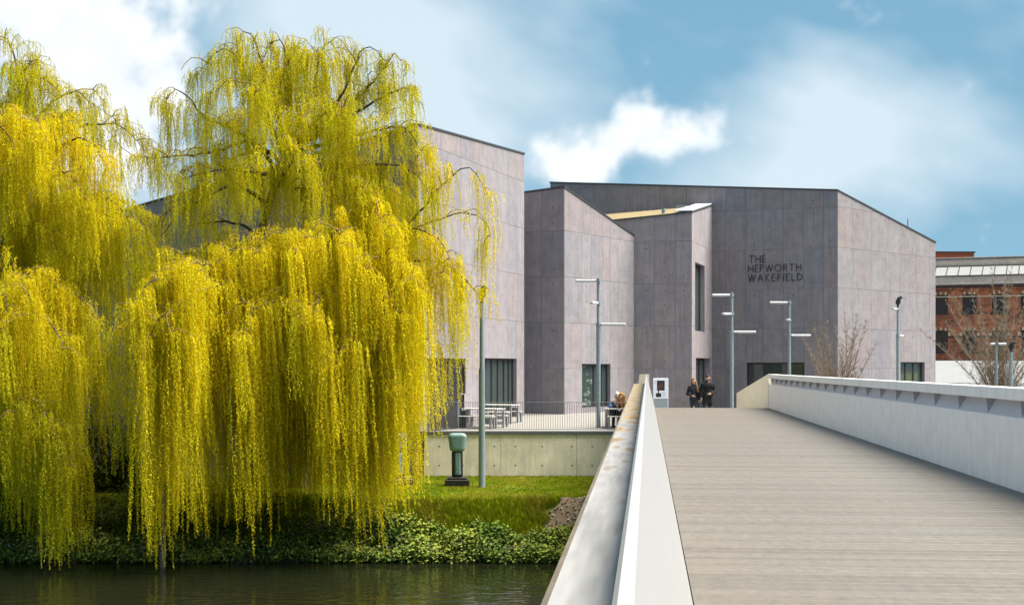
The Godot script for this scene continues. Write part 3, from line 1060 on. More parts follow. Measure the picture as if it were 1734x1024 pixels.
func warehouse() -> void:
	var t := thing("brick_warehouse", "old red brick warehouse with slate roof and arched dark windows behind the gallery", "building")
	# the front runs from far left to near right
	var a := Vector3(19.0, 0, -82.6)
	var b := Vector3(38.0, 0, -75.0)
	var dir := (b - a).normalized()
	var f := Transform3D(Basis(dir, Vector3.UP, dir.cross(Vector3.UP)), a)
	var len := a.distance_to(b)
	var eave := 6.66
	var holes := []
	var xs := [2.66, 4.22, 5.78, 7.34, 8.93, 10.45, 12.0, 13.6]
	var st := S()
	# wall strips between the openings: 2 rows of windows 0.86 wide
	var rows := [[-0.3, 2.94], [2.94, 4.17], [4.17, 5.12], [5.12, 6.2], [6.2, 6.7]]
	for r in rows:
		var open: bool = r == rows[1] or r == rows[3]
		var x := 0.0
		if open:
			for c in xs:
				box(st, f * Vector3((x + c - 0.39) / 2, (r[0] + r[1]) / 2, -0.2), Vector3(c - 0.39 - x, r[1] - r[0], 0.4), f.basis)
				x = c + 0.39
		box(st, f * Vector3((x + len) / 2, (r[0] + r[1]) / 2, -0.2), Vector3(len - x, r[1] - r[0], 0.4), f.basis)
	part("wall", st, M.brick, t)
	for r in [[2.94, 4.17, 0], [5.12, 6.2, 1]]:
		for c in xs:
			var w := S()
			box(w, f * Vector3(c, (r[0] + r[1]) / 2, -0.26), Vector3(0.78, r[1] - r[0], 0.03), f.basis)
			var win := part("window", w, M.dark_pane, t)
			var fr := S()
			for k in [-0.39, 0.0, 0.39]:
				box(fr, f * Vector3(c + k * 0.93, (r[0] + r[1]) / 2, -0.235), Vector3(0.035, r[1] - r[0], 0.03), f.basis)
			for k in [0.33, 0.66]:
				box(fr, f * Vector3(c, lerpf(r[0], r[1], k), -0.235), Vector3(0.78, 0.03, 0.026), f.basis)
			part("glazing_bars", fr, M.frame, win)
			# arched corners of brick and pale voussoirs
			var arch := S()
			for s in [-1.0, 1.0]:
				extrude(arch, PackedVector2Array([Vector2(c + s * 0.39, r[1] + 0.01), Vector2(c + s * 0.39, r[1] - 0.22), Vector2(c + s * 0.36, r[1] - 0.10), Vector2(c + s * 0.22, r[1] - 0.03), Vector2(c, r[1] + 0.01)]), f.translated_local(Vector3(0, 0, -0.2)), 0.195)
			part("arch_brick", arch, M.soot, win)
			for k in 3:
				var v := S()
				box(v, f * Vector3(c - 0.27 + 0.27 * k, r[1] + 0.09 - 0.03 * absf(k - 1.0), 0.01), Vector3(0.085, 0.17, 0.05), f.basis)
				part("voussoir", v, M.cream_stone, win)
			for s in [-1.0, 1.0]:
				var v := S()
				box(v, f * Vector3(c + s * 0.47, r[1] - (0.28 if r[2] == 0 else 0.12), 0.01), Vector3(0.12, 0.26 if r[2] == 0 else 0.1, 0.05), f.basis)
				part("springer_stone", v, M.cream_stone, win)
			var sill := S()
			box(sill, f * Vector3(c, r[0] - 0.04, 0.03), Vector3(1.0, 0.08, 0.14), f.basis)
			part("sill", sill, M.soot, win)
	var course := S()
	box(course, f * Vector3(len / 2, 6.07, 0.015), Vector3(len, 0.055, 0.06), f.basis)
	part("stone_course", course, M.cream_stone, t)
	var band := S()
	box(band, f * Vector3(len / 2, 3.80, 0.012), Vector3(len, 0.11, 0.05), f.basis)
	part("dark_course", band, M.soot, t)
	var corn := S()
	box(corn, f * Vector3(len / 2, 6.52, 0.06), Vector3(len, 0.10, 0.2), f.basis)
	box(corn, f * Vector3(len / 2, 6.40, 0.03), Vector3(len, 0.09, 0.12), f.basis)
	part("cornice", corn, M.brick, t)
	var gutter := S()
	box(gutter, f * Vector3(len / 2, 6.67, 0.14), Vector3(len, 0.12, 0.3), f.basis)
	part("gutter", gutter, M.soot, t)
	# pitched roof in courses: slate, a strip of skylights, slate
	var rise := func(k: float) -> Vector3: return Vector3(0, lerpf(eave, 8.49, k), lerpf(0.2, -4.4, k))
	var n := 26
	for i in n:
		if i >= 9 and i < 18:
			continue
		var p: Vector3 = rise.call(float(i) / n)
		var q: Vector3 = rise.call((i + 1.0) / n)
		var cs := S()
		flat(cs, [f * (p + Vector3(0, 0.035, 0)), f * (p + Vector3(len, 0.035, 0)), f * (q + Vector3(len, 0.0, 0)), f * q], Vector3(0, 1, 0.3))
		flat(cs, [f * (p - Vector3(0, 0.01, 0)), f * (p + Vector3(len, -0.01, 0)), f * (p + Vector3(len, 0.035, 0)), f * (p + Vector3(0, 0.035, 0))], f.basis.z)
		part("slate_course", cs, M.slate0 if rng.randf() < 0.5 else M.slate1, t)
	var p0: Vector3 = rise.call(9.0 / n)
	var p1: Vector3 = rise.call(18.0 / n)
	var x := 0.0
	while x < len - 0.5:
		var g := S()
		flat(g, [f * (p0 + Vector3(x + 0.02, 0.05, 0)), f * (p0 + Vector3(x + 0.64, 0.05, 0)), f * (p1 + Vector3(x + 0.64, 0.05, 0)), f * (p1 + Vector3(x + 0.02, 0.05, 0))], Vector3(0, 1, 0.4))
		part("skylight_pane", g, M.skylight, t)
		var gb := S()
		rod(gb, f * (p0 + Vector3(x, 0.06, 0)), f * (p1 + Vector3(x, 0.06, 0)), 0.03, 5)
		part("glazing_bar", gb, M.soot, t)
		x += 0.66
	var under := S()
	flat(under, [f * (p0 + Vector3(0, 0.0, 0)), f * (p0 + Vector3(len, 0.0, 0)), f * (p1 + Vector3(len, 0.0, 0)), f * p1], Vector3(0, 1, 0.4))
	box(under, f * (p0 + Vector3(len / 2, 0.03, 0.02)), Vector3(len, 0.07, 0.08), f.basis)
	box(under, f * (p1 + Vector3(len / 2, 0.05, 0.02)), Vector3(len, 0.09, 0.08), f.basis)
	part("skylight_frame", under, M.soot, t)
	var ridge := S()
	rod(ridge, f * Vector3(0, 8.52, -4.4), f * Vector3(len, 8.52, -4.4), 0.09, 8)
	box(ridge, f * Vector3(12.9, 8.55, -4.9), Vector3(4.2, 0.5, 0.4), f.basis)
	part("ridge", ridge, M.slate1, t)
	var cowl := S()
	bar(cowl, f * (rise.call(0.64) + Vector3(4.35, 0.14, 0.1)), Vector3(0.42, 0.22, 0.3), 0.03, f.basis)
	part("roof_cowl", cowl, M.galvanised, t)
	var rear := S()
	flat(rear, [f * Vector3(0, 0, -9), f * Vector3(len, 0, -9), f * Vector3(len, 6.6, -9), f * Vector3(0, 6.6, -9)], -f.basis.z)
	flat(rear, [f * Vector3(0, 8.49, -4.4), f * Vector3(len, 8.49, -4.4), f * Vector3(len, 6.6, -9), f * Vector3(0, 6.6, -9)], Vector3.UP)
	part("rear_roof", rear, M.slate0, t)

	var o := thing("brick_block", "orange brick block with flat dark roof rising behind the slate roof", "building", Vector3(28.5, 0, -92.0), 0.05)
	var ob := S()
	box(ob, Vector3(-1.5, 4.6, 0), Vector3(4.6, 9.5, 4.0))
	part("wall", ob, M.orange_brick, o)
	var oc := S()
	box(oc, Vector3(-1.5, 9.39, 0), Vector3(4.7, 0.09, 4.2))
	part("roof_edge", oc, M.roof_edge, o)

	var m := thing("marquee", "white canvas marquee standing in front of the brick warehouse", "marquee", Vector3(24.4, 0, -73.5), 0.1)
	var roof := S()
	extrude(roof, PackedVector2Array([Vector2(-4.0, 1.3), Vector2(4.0, 1.22), Vector2(3.0, 2.42), Vector2(-4.0, 2.42)]), Transform3D(Basis.IDENTITY, Vector3(0, 0, -2.2)), 2.4)
	part("canvas_roof", roof, M.canvas, m)
	var sidec := S()
	box(sidec, Vector3(0, 0.6, -0.9), Vector3(7.6, 1.3, 1.9))
	part("canvas_wall", sidec, M.canvas, m)
	var pole := S()
	for k in [-3.9, -1.3, 1.3, 3.9]:
		rod(pole, Vector3(k, 0, 0.22), Vector3(k, 1.28, 0.22), 0.03, 6)
	part("tent_pole", pole, M.galvanised, m)

	bare_tree("leafless multi-stemmed shrub tree in front of the lettered gallery block's corner", Vector3(13.35, -0.05, -57.6), 15, 5.9, 1.6, 901)
	bare_tree("larger leafless many-branched tree in front of the red brick warehouse", Vector3(20.9, -0.05, -60.6), 22, 7.5, 3.4, 902)


func bare_tree(label: String, at: Vector3, stems: int, tall: float, spread: float, seed_: int) -> void:
	var r := RandomNumberGenerator.new()
	r.seed = seed_
	var t := thing("bare_tree", label, "tree", at)
	var twigs := S()
	for s in stems:
		var az := TAU * s / stems + r.randf_range(-0.3, 0.3)
		var lean := r.randf_range(0.25, 1.0) * spread
		var top := Vector3(cos(az) * lean, tall * r.randf_range(0.72, 1.0) * (1.0 - 0.42 * lean / spread), sin(az) * lean)
		var foot := Vector3(cos(az), 0, sin(az)) * 0.12
		var mid := foot.lerp(top, 0.45) + Vector3(r.randf_range(-0.2, 0.2) - cos(az) * 0.15 * lean, 0, r.randf_range(-0.2, 0.2) - sin(az) * 0.15 * lean)
		var line := curve_points([foot, mid, top], 0.25)
		var st := S()
		var rad := []
		for i in line.size():
			rad.append(lerpf(0.03, 0.005, pow(float(i) / (line.size() - 1), 0.7)))
		tube(st, line, rad, 6)
		part("stem", st, M.bare_twig, t)
		for i in range(int(line.size() * 0.2), line.size()):
			for q in 4:
				var d: Vector3 = (top - foot).normalized()
				var out := Vector3(r.randf_range(-1, 1), r.randf_range(0.1, 0.9), r.randf_range(-1, 1)).normalized()
				var l := r.randf_range(0.3, 1.15) * (1.15 - float(i) / line.size())
				var tip: Vector3 = line[i] + (d * 0.6 + out).normalized() * l
				tube(twigs, [line[i], line[i].lerp(tip, 0.5) + Vector3(0, -0.02, 0), tip], [rad[i] * 0.4 + 0.003, 0.006, 0.004], 4, false)
				for z in 2:
					var m: Vector3 = line[i].lerp(tip, 0.35 + 0.3 * z)
					var o2 := Vector3(r.randf_range(-1, 1), r.randf_range(0.2, 1), r.randf_range(-1, 1)).normalized()
					tube(twigs, [m, m + o2 * l * 0.45], [0.006, 0.004], 3, false)
	tag(part("twigs", twigs, M.bare_twig, t), "", "", "", "stuff")


# ---------------------------------------------------------------- the footbridge

const BRIDGE_END := 48.9


func bridge() -> void:
	var t := thing("footbridge", "pale footbridge with boarded deck and solid sloping parapets leading to the gallery", "bridge", Vector3.ZERO, -atan(0.0954))
	# deck boards lie across; x to the right of the walk, z back towards the camera
	var board := []
	for v in 4:
		var st := S()
		var w := 0.176
		var g := 0.004
		extrude(st, PackedVector2Array([Vector2(0, -0.03), Vector2(w - g, -0.03), Vector2(w - g, -0.005), Vector2(w - g - 0.005, 0), Vector2(0.005, 0), Vector2(0, -0.005)]),
			Transform3D(Basis(Vector3(0, 0, -1), Vector3(0, 1, 0), Vector3(1, 0, 0)), Vector3(0.275, 0, 0)), 3.85, Vector2(v * 0.37, v * 0.61))
		board.append(deck_uv(st, v))
	for i in 290:
		var o := part("deck_board", board[rng.randi_range(0, 3)], M["deck%d" % rng.randi_range(0, 5)], t)
		o.position = Vector3(0, 0.69 + rng.randf_range(-0.001, 0.001), 2.2 - i * 0.176)
	var beam := S()
	box(beam, Vector3(2.2, 0.5, 2.4 - 25.7), Vector3(4.1, 0.26, 51.4))
	part("deck_beam", beam, M.joint, t)

	# left parapet: white inner panels leaning outwards, concrete shelf on the river side
	var seg := 3.35
	for i in 14:
		var z := 2.4 if i == 0 else -5.2 - (i - 1) * seg
		var l := minf(7.6 if i == 0 else seg, BRIDGE_END + z)
		if l <= 0.1:
			break
		var st := S()
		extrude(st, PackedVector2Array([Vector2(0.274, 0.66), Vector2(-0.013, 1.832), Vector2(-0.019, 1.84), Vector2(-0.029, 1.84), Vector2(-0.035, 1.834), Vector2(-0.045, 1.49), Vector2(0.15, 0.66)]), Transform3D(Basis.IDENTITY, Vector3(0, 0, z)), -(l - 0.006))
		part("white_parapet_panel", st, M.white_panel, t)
	var shelf_steps := 15
	for i in shelf_steps:
		var z0 := 2.4 if i == 0 else -5.2 - (i - 1) * seg
		var z1 := maxf(-5.2 - i * seg, -BRIDGE_END)
		if z0 - z1 < 0.1:
			break
		var st := S()
		var lip := S()
		var out0 := -0.13 - 0.0066 * -z0
		var out1 := -0.13 - 0.0066 * -z1
		z1 += 0.006
		# top, rounded river edge and river face; the shelf dips slowly towards the far bank
		var pr := [[Vector2(-0.036, 0.0), 0], [Vector2(0.014, 0.0), 1], [Vector2(0.004, -0.004), 1], [Vector2(0.0, -0.014), 1], [Vector2(0.0, -0.3), 1], [Vector2(0.10, -1.4), 1]]
		for k in 5:
			var q := []
			for e in [[k, z0, out0], [k + 1, z0, out0], [k + 1, z1, out1], [k, z1, out1]]:
				var p: Array = pr[e[0]]
				q.append(Vector3(p[0].x + (e[2] if p[1] else 0.0), 1.775 + 0.0054 * e[1] + p[0].y, e[1]))
			var u := []
			for p in q:
				u.append(Vector2(clampf(-p.x * 1.8, 0.02, 0.98), (2.4 - p.z) / 51.6))
			flat(lip if k == 1 or k == 2 else st, q, Vector3(-1, 1.0 if k < 3 else 0.0, 0), u)
		part("outer_shelf", st, M.shelf, t)
		part("stained_edge", lip, M.stain, t)

	# right parapet: wall, lit slots between fins, coping
	var zs := BRIDGE_END
	for i in 16:
		var z := 1.5 - i * 3.2
		var l := minf(3.2, BRIDGE_END + z)
		if l <= 0.1:
			break
		var w := S()
		extrude(w, PackedVector2Array([Vector2(4.13, 0.62), Vector2(4.13, 1.502), Vector2(4.138, 1.51), Vector2(4.16, 1.512), Vector2(4.5, 1.5), Vector2(4.5, 0.3)]), Transform3D(Basis.IDENTITY, Vector3(0, 0, z)), -(l - 0.003))
		part("parapet_wall", w, M.bridge_wall, t)
		var c := S()
		extrude(c, PackedVector2Array([Vector2(4.105, 1.700), Vector2(4.10, 1.706), Vector2(4.10, 1.834), Vector2(4.106, 1.841), Vector2(4.30, 1.841), Vector2(4.306, 1.834), Vector2(4.306, 1.70)]), Transform3D(Basis.IDENTITY, Vector3(0, 0, z)), -(l - 0.003))
		part("coping", c, M.bridge_coping, t)
	var fin := S()
	extrude(fin, PackedVector2Array([Vector2(4.145, 1.512), Vector2(4.25, 1.715), Vector2(4.125, 1.702)]), Transform3D(Basis.IDENTITY, Vector3(0, 0, 0.006)), -0.012)
	var fin_mesh := fin.commit()
	var panel := S()
	flat(panel, [Vector3(4.142, 1.5115, -0.012), Vector3(4.142, 1.5115, -1.578), Vector3(4.25, 1.716, -1.578), Vector3(4.25, 1.716, -0.012)], Vector3(-1, 1, 0))
	flat(panel, [Vector3(4.25, 1.716, -0.012), Vector3(4.25, 1.716, -1.578), Vector3(4.45, 1.51, -1.578), Vector3(4.45, 1.51, -0.012)], Vector3(1, 0.2, 0))
	var panel_mesh := panel.commit()
	for i in 32:
		var z := 1.3 - 1.59 * i
		if z < -BRIDGE_END + 0.05:
			break
		part("fin", fin_mesh, M.fin, t).position.z = z
		if z - 1.59 > -BRIDGE_END:
			part("slot_panel", panel_mesh, M.slot, t).position.z = z

	# the landing: walls that carry on down to the terrace, and the ramp between them
	var end := S()
	extrude(end, PackedVector2Array([Vector2(0, 0.0), Vector2(7.6, 0.0), Vector2(7.6, 1.06), Vector2(0, 1.845)]), Transform3D(Basis(Vector3(-0.078, 0, -0.997), Vector3.UP, Vector3(0.997, 0, -0.078)), Vector3(4.11, 0, -BRIDGE_END - 0.02)), 0.36)
	part("landing_wall", end, M.warm_wall, t)
	var lend := S()
	extrude(lend, PackedVector2Array([Vector2(0, 0.0), Vector2(7.0, 0.0), Vector2(7.0, 1.0), Vector2(0, 1.84)]), Transform3D(Basis(Vector3(-0.02, 0, -1), Vector3.UP, Vector3(1, 0, -0.02)), Vector3(-0.26, 0, -BRIDGE_END - 0.02)), 0.34)
	part("landing_wall", lend, M.warm_wall, t)
	var ramp := S()
	extrude(ramp, PackedVector2Array([Vector2(0, 0.685), Vector2(7.2, -0.03), Vector2(7.2, -0.5), Vector2(0, -0.5)]), Transform3D(Basis(Vector3(0, 0, -1), Vector3.UP, Vector3(1, 0, 0)), Vector3(0.05, 0, -BRIDGE_END - 0.01)), 4.05)
	part("landing_ramp", ramp, M.pale_paving, t)


func deck_uv(st: SurfaceTool, v: int) -> ArrayMesh:
	# grain runs along the board: u across the walk, v along it
	var a := st.commit_to_arrays()
	var uv := PackedVector2Array()
	for p in a[Mesh.ARRAY_VERTEX]:
		uv.append(Vector2(p.z * 1.0 + v * 0.37, p.x * 0.35 + v * 0.23))
	a[Mesh.ARRAY_TEX_UV] = uv
	var m := ArrayMesh.new()
	m.add_surface_from_arrays(Mesh.PRIMITIVE_TRIANGLES, a)
	return m


# ---------------------------------------------------------------- things on the terrace and the lawn

func lamp_post(label: String, at: Vector3, turn: float, tall: float, parts: Array, split: float, radius := 0.075, kind := "terrace lamp posts with stepped arms") -> Node3D:
	# parts: [height, reach to the right or minus left, swing], each a light arm with a collar
	var t := thing("lamp_post", label, "lamp post", at, turn, kind)
	var st := S()
	tube(st, [Vector3(0, 0, 0), Vector3(0, split - 0.02, 0), Vector3(0, split, 0), Vector3(0, split + 0.02, 0), Vector3(0, tall, 0)], [radius, radius, radius * 0.97, radius * 0.78, radius * 0.76], 14)
	part("post", st, M.galvanised, t)
	for p in parts:
		var col := S()
		rod(col, Vector3(0, p[0] - 0.045, 0), Vector3(0, p[0] + 0.045, 0), radius * 1.25, 12)
		part("collar", col, M.galvanised, t)
		var b := Basis(Vector3.UP, p[2])
		var arm := S()
		bar(arm, b * Vector3(p[1] * 0.5 + signf(p[1]) * radius, 0, 0) + Vector3(0, p[0], 0), Vector3(absf(p[1]), 0.085, 0.14), 0.018, b)
		var am := part("arm", arm, M.lamp_arm, t)
		var lens := S()
		box(lens, b * Vector3(p[1] * 0.58 + signf(p[1]) * radius, 0, 0) + Vector3(0, p[0] - 0.047, 0), Vector3(absf(p[1]) * 0.7, 0.012, 0.10), b)
		part("lens", lens, M.lens, am)
	return t


func camera_head(t: Node3D, y: float) -> void:
	var st := S()
	tube(st, [Vector3(0, y, 0), Vector3(0, y + 0.12, 0), Vector3(0, y + 0.2, 0)], [0.05, 0.05, 0.09], 8)
	tube(st, [Vector3(0, y + 0.16, 0.02), Vector3(0.0, y + 0.22, 0.02), Vector3(0.02, y + 0.34, 0.02), Vector3(0.03, y + 0.41, 0.02)], [0.09, 0.115, 0.10, 0.03], 10)
	bar(st, Vector3(0.06, y + 0.42, 0.06), Vector3(0.19, 0.13, 0.26), 0.03, Basis(Vector3(0, 0, 1), 0.5))
	part("camera_head", st, M.dark_metal, t)


func terrace_things() -> void:
	lamp_post("three-armed lamp post by the terrace railing in front of the shop window", Vector3(2.96, 0.0, -48.5), 0.0, 5.12, [[5.03, -0.72, 0.06], [4.27, -0.36, 0.9], [3.54, 0.86, -0.05]], 3.52)
	lamp_post("pale three-armed lamp post rising beside the landing wall, right of the entrance", Vector3(9.1, -0.04, -58.6), 0.0, 5.22, [[5.10, -0.76, 0.05], [4.32, -0.5, 0.7], [3.58, 0.92, 0.0]], 3.55)
	lamp_post("slimmer three-armed lamp post in front of the low dark window under the lettering", Vector3(12.2, -0.04, -62.3), 0.0, 5.05, [[4.96, -0.80, 0.05], [4.2, -0.25, 1.1], [3.52, 0.88, 0.1]], 3.5)
	var c := lamp_post("lamp post with a black camera on top before the pale right-hand gallery wall", Vector3(16.9, -0.04, -62.0), 0.0, 4.75, [[4.66, -0.40, 0.8], [3.5, 0.46, 0.9]], 3.5, 0.07)
	camera_head(c, 4.72)
	var p := thing("camera_post", "tall galvanised post with black camera head on the lawn, its top among the willow twigs", "post", Vector3(-0.86, LAWN - 0.02, -40.35))
	var st := S()
	tube(st, [Vector3.ZERO, Vector3(0, 3.4, 0), Vector3(0, 3.42, 0), Vector3(0, 5.3, 0)], [0.094, 0.09, 0.066, 0.062], 16)
	part("post", st, M.galvanised, p)
	camera_head(p, 5.28)
	var q := thing("camera_post", "short galvanised post with black camera hood in front of the brick warehouse", "post", Vector3(20.9, -0.04, -59.3))
	var qs := S()
	rod(qs, Vector3.ZERO, Vector3(0, 2.75, 0), 0.075, 12)
	part("post", qs, M.galvanised, q)
	camera_head(q, 2.72)
	lamp_post("half-hidden lamp post with one white arm inside the larger leafless tree", Vector3(20.45, -0.04, -59.8), 0.0, 3.2, [[3.1, -0.2, 0.2], [3.1, 0.36, 0.1]], 2.0, 0.07, "")

	# railing along the wall: separate balusters between two flats
	var r := thing("railing", "thin dark metal railing of close upright bars along the terrace edge", "railing", Vector3(-2.9, 0.07, -44.72))
	var top := S()
	bar(top, Vector3(3.5, 0.90, 0), Vector3(7.2, 0.014, 0.05), 0.003)
	part("top_rail", top, M.rail, r)
	var low := S()
	bar(low, Vector3(3.5, 0.05, 0), Vector3(7.2, 0.014, 0.045), 0.003)
	part("bottom_rail", low, M.rail, r)
	var bal := S()
	box(bal, Vector3(0, 0.475, 0), Vector3(0.011, 0.84, 0.03))
	var bm := bal.commit()
	for i in 96:
		part("baluster", bm, M.rail, r).position.x = -0.05 + i * 0.0745

	var bo := thing("steel_bollard", "slim pale steel bollard in front of the black door, behind the railing", "bollard", Vector3(-1.85, 0.0, -48.2))
	var bs := S()
	tube(bs, [Vector3.ZERO, Vector3(0, 0.93, 0), Vector3(0, 0.945, 0)], [0.05, 0.05, 0.042], 14)
	part("shaft", bs, M.galvanised, bo)
	var bb := S()
	rod(bb, Vector3.ZERO, Vector3(0, 0.03, 0), 0.075, 14)
	part("base_ring", bb, M.galvanised, bo)

	# picnic tables with benches
	var pt := picnic_table("outdoor table with grey frame, nearest the railing behind the tall camera post", Vector3(-1.05, 0.0, -48.6), -0.42)
	var p2 := picnic_table("outdoor table with grey frame standing behind the first, nearer the glazed door", Vector3(-0.55, 0.07, -50.9), -0.42)
	var p3 := picnic_table("outdoor table beside the bridge where two people sit", Vector3(3.95, 0.0, -48.6), 0.0)
	var k := 0
	for a in [[Vector3(-1.05, 0.0, -48.6), -0.42], [Vector3(-0.55, 0.07, -50.9), -0.42], [Vector3(3.95, 0.0, -48.6), 0.0]]:
		var where: Vector3 = a[0]
		var bz := Basis(Vector3.UP, a[1])
		var names := [["front bench of the outdoor table nearest the railing", "back bench of the outdoor table nearest the railing"], ["front bench of the table nearer the glazed door", "back bench of the table nearer the glazed door"], ["empty front bench of the table beside the bridge", "back bench of the table beside the bridge, with two people on it"]]
		bench(names[k][0], where + bz * Vector3(0, 0, 0.55), a[1])
		bench(names[k][1], where + bz * Vector3(0, 0, -0.55), a[1])
		k += 1

	info_board()
	sculpture("green bronze abstract sculpture on a black plinth, in full view beside the tall post", Vector3(-1.58, LAWN, -41.0), 0.0, 1.0)
	sculpture("green bronze abstract sculpture half hidden by the hanging willow", Vector3(-3.28, LAWN, -41.2), 0.5, 0.97)
	var mp := thing("mooring_post", "weathered timber mooring post behind the hanging willow at the water's edge", "post", Vector3(-8.45, RIVER - 0.6, -34.2))
	var ms := S()
	tube(ms, [Vector3(0, 0, 0), Vector3(0.02, 1.6, 0), Vector3(0.05, 3.0, 0.02), Vector3(0.06, 3.7, 0.02)], [0.075, 0.07, 0.062, 0.055], 9)
	part("pile", ms, M.timber, mp)


func picnic_table(label: String, at: Vector3, turn: float) -> Node3D:
	var t := thing("outdoor_table", label, "table", at, turn, "outdoor tables on the terrace")
	var top := S()
	for k in 5:
		bar(top, Vector3(0, 0.655, -0.29 + 0.145 * k), Vector3(1.5, 0.035, 0.135), 0.004)
	part("table_top", top, M.table, t)
	for s in [-1.0, 1.0]:
		for z in [-1.0, 1.0]:
			var l := S()
			bar(l, Vector3(s * 0.69, 0.315, z * 0.3), Vector3(0.07, 0.63, 0.05), 0.005)
			part("leg", l, M.table_leg, t)
		var c := S()
		bar(c, Vector3(s * 0.69, 0.60, 0), Vector3(0.066, 0.06, 0.55), 0.005)
		part("end_rail", c, M.table_leg, t)
	return t


func bench(label: String, at: Vector3, turn: float) -> void:
	var t := thing("bench", label, "bench", at, turn, "benches at the outdoor tables")
	var top := S()
	for k in 2:
		bar(top, Vector3(0, 0.405, -0.075 + 0.15 * k), Vector3(1.45, 0.03, 0.14), 0.004)
	part("seat", top, M.table, t)
	for s in [-1.0, 1.0]:
		for z in [-1.0, 1.0]:
			var l := S()
			bar(l, Vector3(s * 0.66, 0.195, z * 0.12), Vector3(0.06, 0.39, 0.05), 0.005)
			part("leg", l, M.table_leg, t)
		var c := S()
		bar(c, Vector3(s * 0.66, 0.365, 0), Vector3(0.056, 0.05, 0.19), 0.005)
		part("end_rail", c, M.table_leg, t)


func info_board() -> void:
	var t := thing("poster_board", "upright white exhibition poster board with grey foot panel outside the entrance", "sign", Vector3(5.90, -0.04, -56.2))
	var st := S()
	bar(st, Vector3(0, 0.84, 0), Vector3(0.60, 1.68, 0.07), 0.01)
	part("board", st, M.lens, t)
	var low := S()
	box(low, Vector3(0, 0.45, 0.037), Vector3(0.57, 0.86, 0.008))
	part("foot_panel", low, paint(Color(0.20, 0.25, 0.28), 0.5), t)
	var im := Image.create(128, 176, false, Image.FORMAT_RGB8)
	im.fill(Color(0.80, 0.83, 0.90))
	im.fill_rect(Rect2i(30, 16, 70, 92), Color(0.06, 0.05, 0.06))
	var r := RandomNumberGenerator.new()
	r.seed = 4
	for k in 90:
		# a rough warm shape in the picture
		var x := int(62 + 12 * r.randfn())
		var y := int(64 + 22 * r.randfn())
		if Rect2i(34, 22, 63, 83).has_point(Vector2i(x, y)):
			im.fill_rect(Rect2i(x, y, 4, 5), Color(0.28 + 0.2 * r.randf(), 0.17 + 0.1 * r.randf(), 0.13))
	im.fill_rect(Rect2i(20, 132, 48, 36), Color(0.07, 0.06, 0.07))
	im.fill_rect(Rect2i(39, 106, 10, 30), Color(0.07, 0.06, 0.07))
	for k in 6:
		im.fill_rect(Rect2i(76, 120 + 8 * k, 28 + (k * 7) % 14, 3), Color(0.55, 0.57, 0.66))
	for k in 3:
		im.fill_rect(Rect2i(10, 24 + 9 * k, 16, 3), Color(0.55, 0.57, 0.66))
	var m := StandardMaterial3D.new()
	m.albedo_texture = ImageTexture.create_from_image(im)
	m.roughness = 0.5
	var face := S()
	var z := 0.037
	flat(face, [Vector3(-0.28, 0.90, z), Vector3(0.28, 0.90, z), Vector3(0.28, 1.66, z), Vector3(-0.28, 1.66, z)], Vector3.BACK, [Vector2(0, 1), Vector2(1, 1), Vector2(1, 0), Vector2(0, 0)])
	part("poster", face, m, t)


func sculpture(label: String, at: Vector3, turn: float, k: float) -> void:
	# a plain stand-in: rounded block on a rounded upright on a stepped plinth
	var t := thing("sculpture", label, "sculpture", at, turn, "bronze sculptures on the lawn")
	var p := S()
	bar(p, Vector3(0, 0.10, 0), Vector3(0.70, 0.2, 0.70) * k, 0.012)
	part("plinth", p, M.plinth, t)
	var q := S()
	bar(q, Vector3(0, 0.23, 0), Vector3(0.56, 0.06, 0.5) * k, 0.008)
	part("base_slab", q, M.plinth, t)
	var up := S()
	flesh(up, [[Vector3(-0.09, 0.32, 0), Vector3(-0.10, 0.96, 0), 0.075, 0.07], [Vector3(0.09, 0.32, 0), Vector3(0.09, 0.96, 0), 0.07, 0.065], [Vector3(0, 0.32, 0), Vector3(0, 0.96, 0), 0.075, 0.07]], 0.02, 0.06)
	part("upright", up, M.bronze_dark, t)
	var inlay := S()
	flesh(inlay, [[Vector3(-0.03, 0.36, 0.035), Vector3(-0.03, 0.93, 0.035), 0.06, 0.05], [Vector3(0.05, 0.36, 0.035), Vector3(0.05, 0.93, 0.035), 0.06, 0.05]], 0.018, 0.05)
	part("green_face", inlay, M.bronze_green, t)
	var head := S()
	var bones := []
	for x in [-0.15, -0.075, 0.0, 0.075, 0.15]:
		bones.append([Vector3(x * 0.86, 1.10, 0), Vector3(x * 1.1, 1.42, 0.0), 0.10, 0.105])
	flesh(head, bones, 0.022, 0.07)
	part("block", head, M.bronze_green, t)


# ---------------------------------------------------------------- willows

var strands := []
const STRAND_LENGTHS := [0.7, 1.15, 1.7, 2.4, 3.2, 4.3, 5.4]


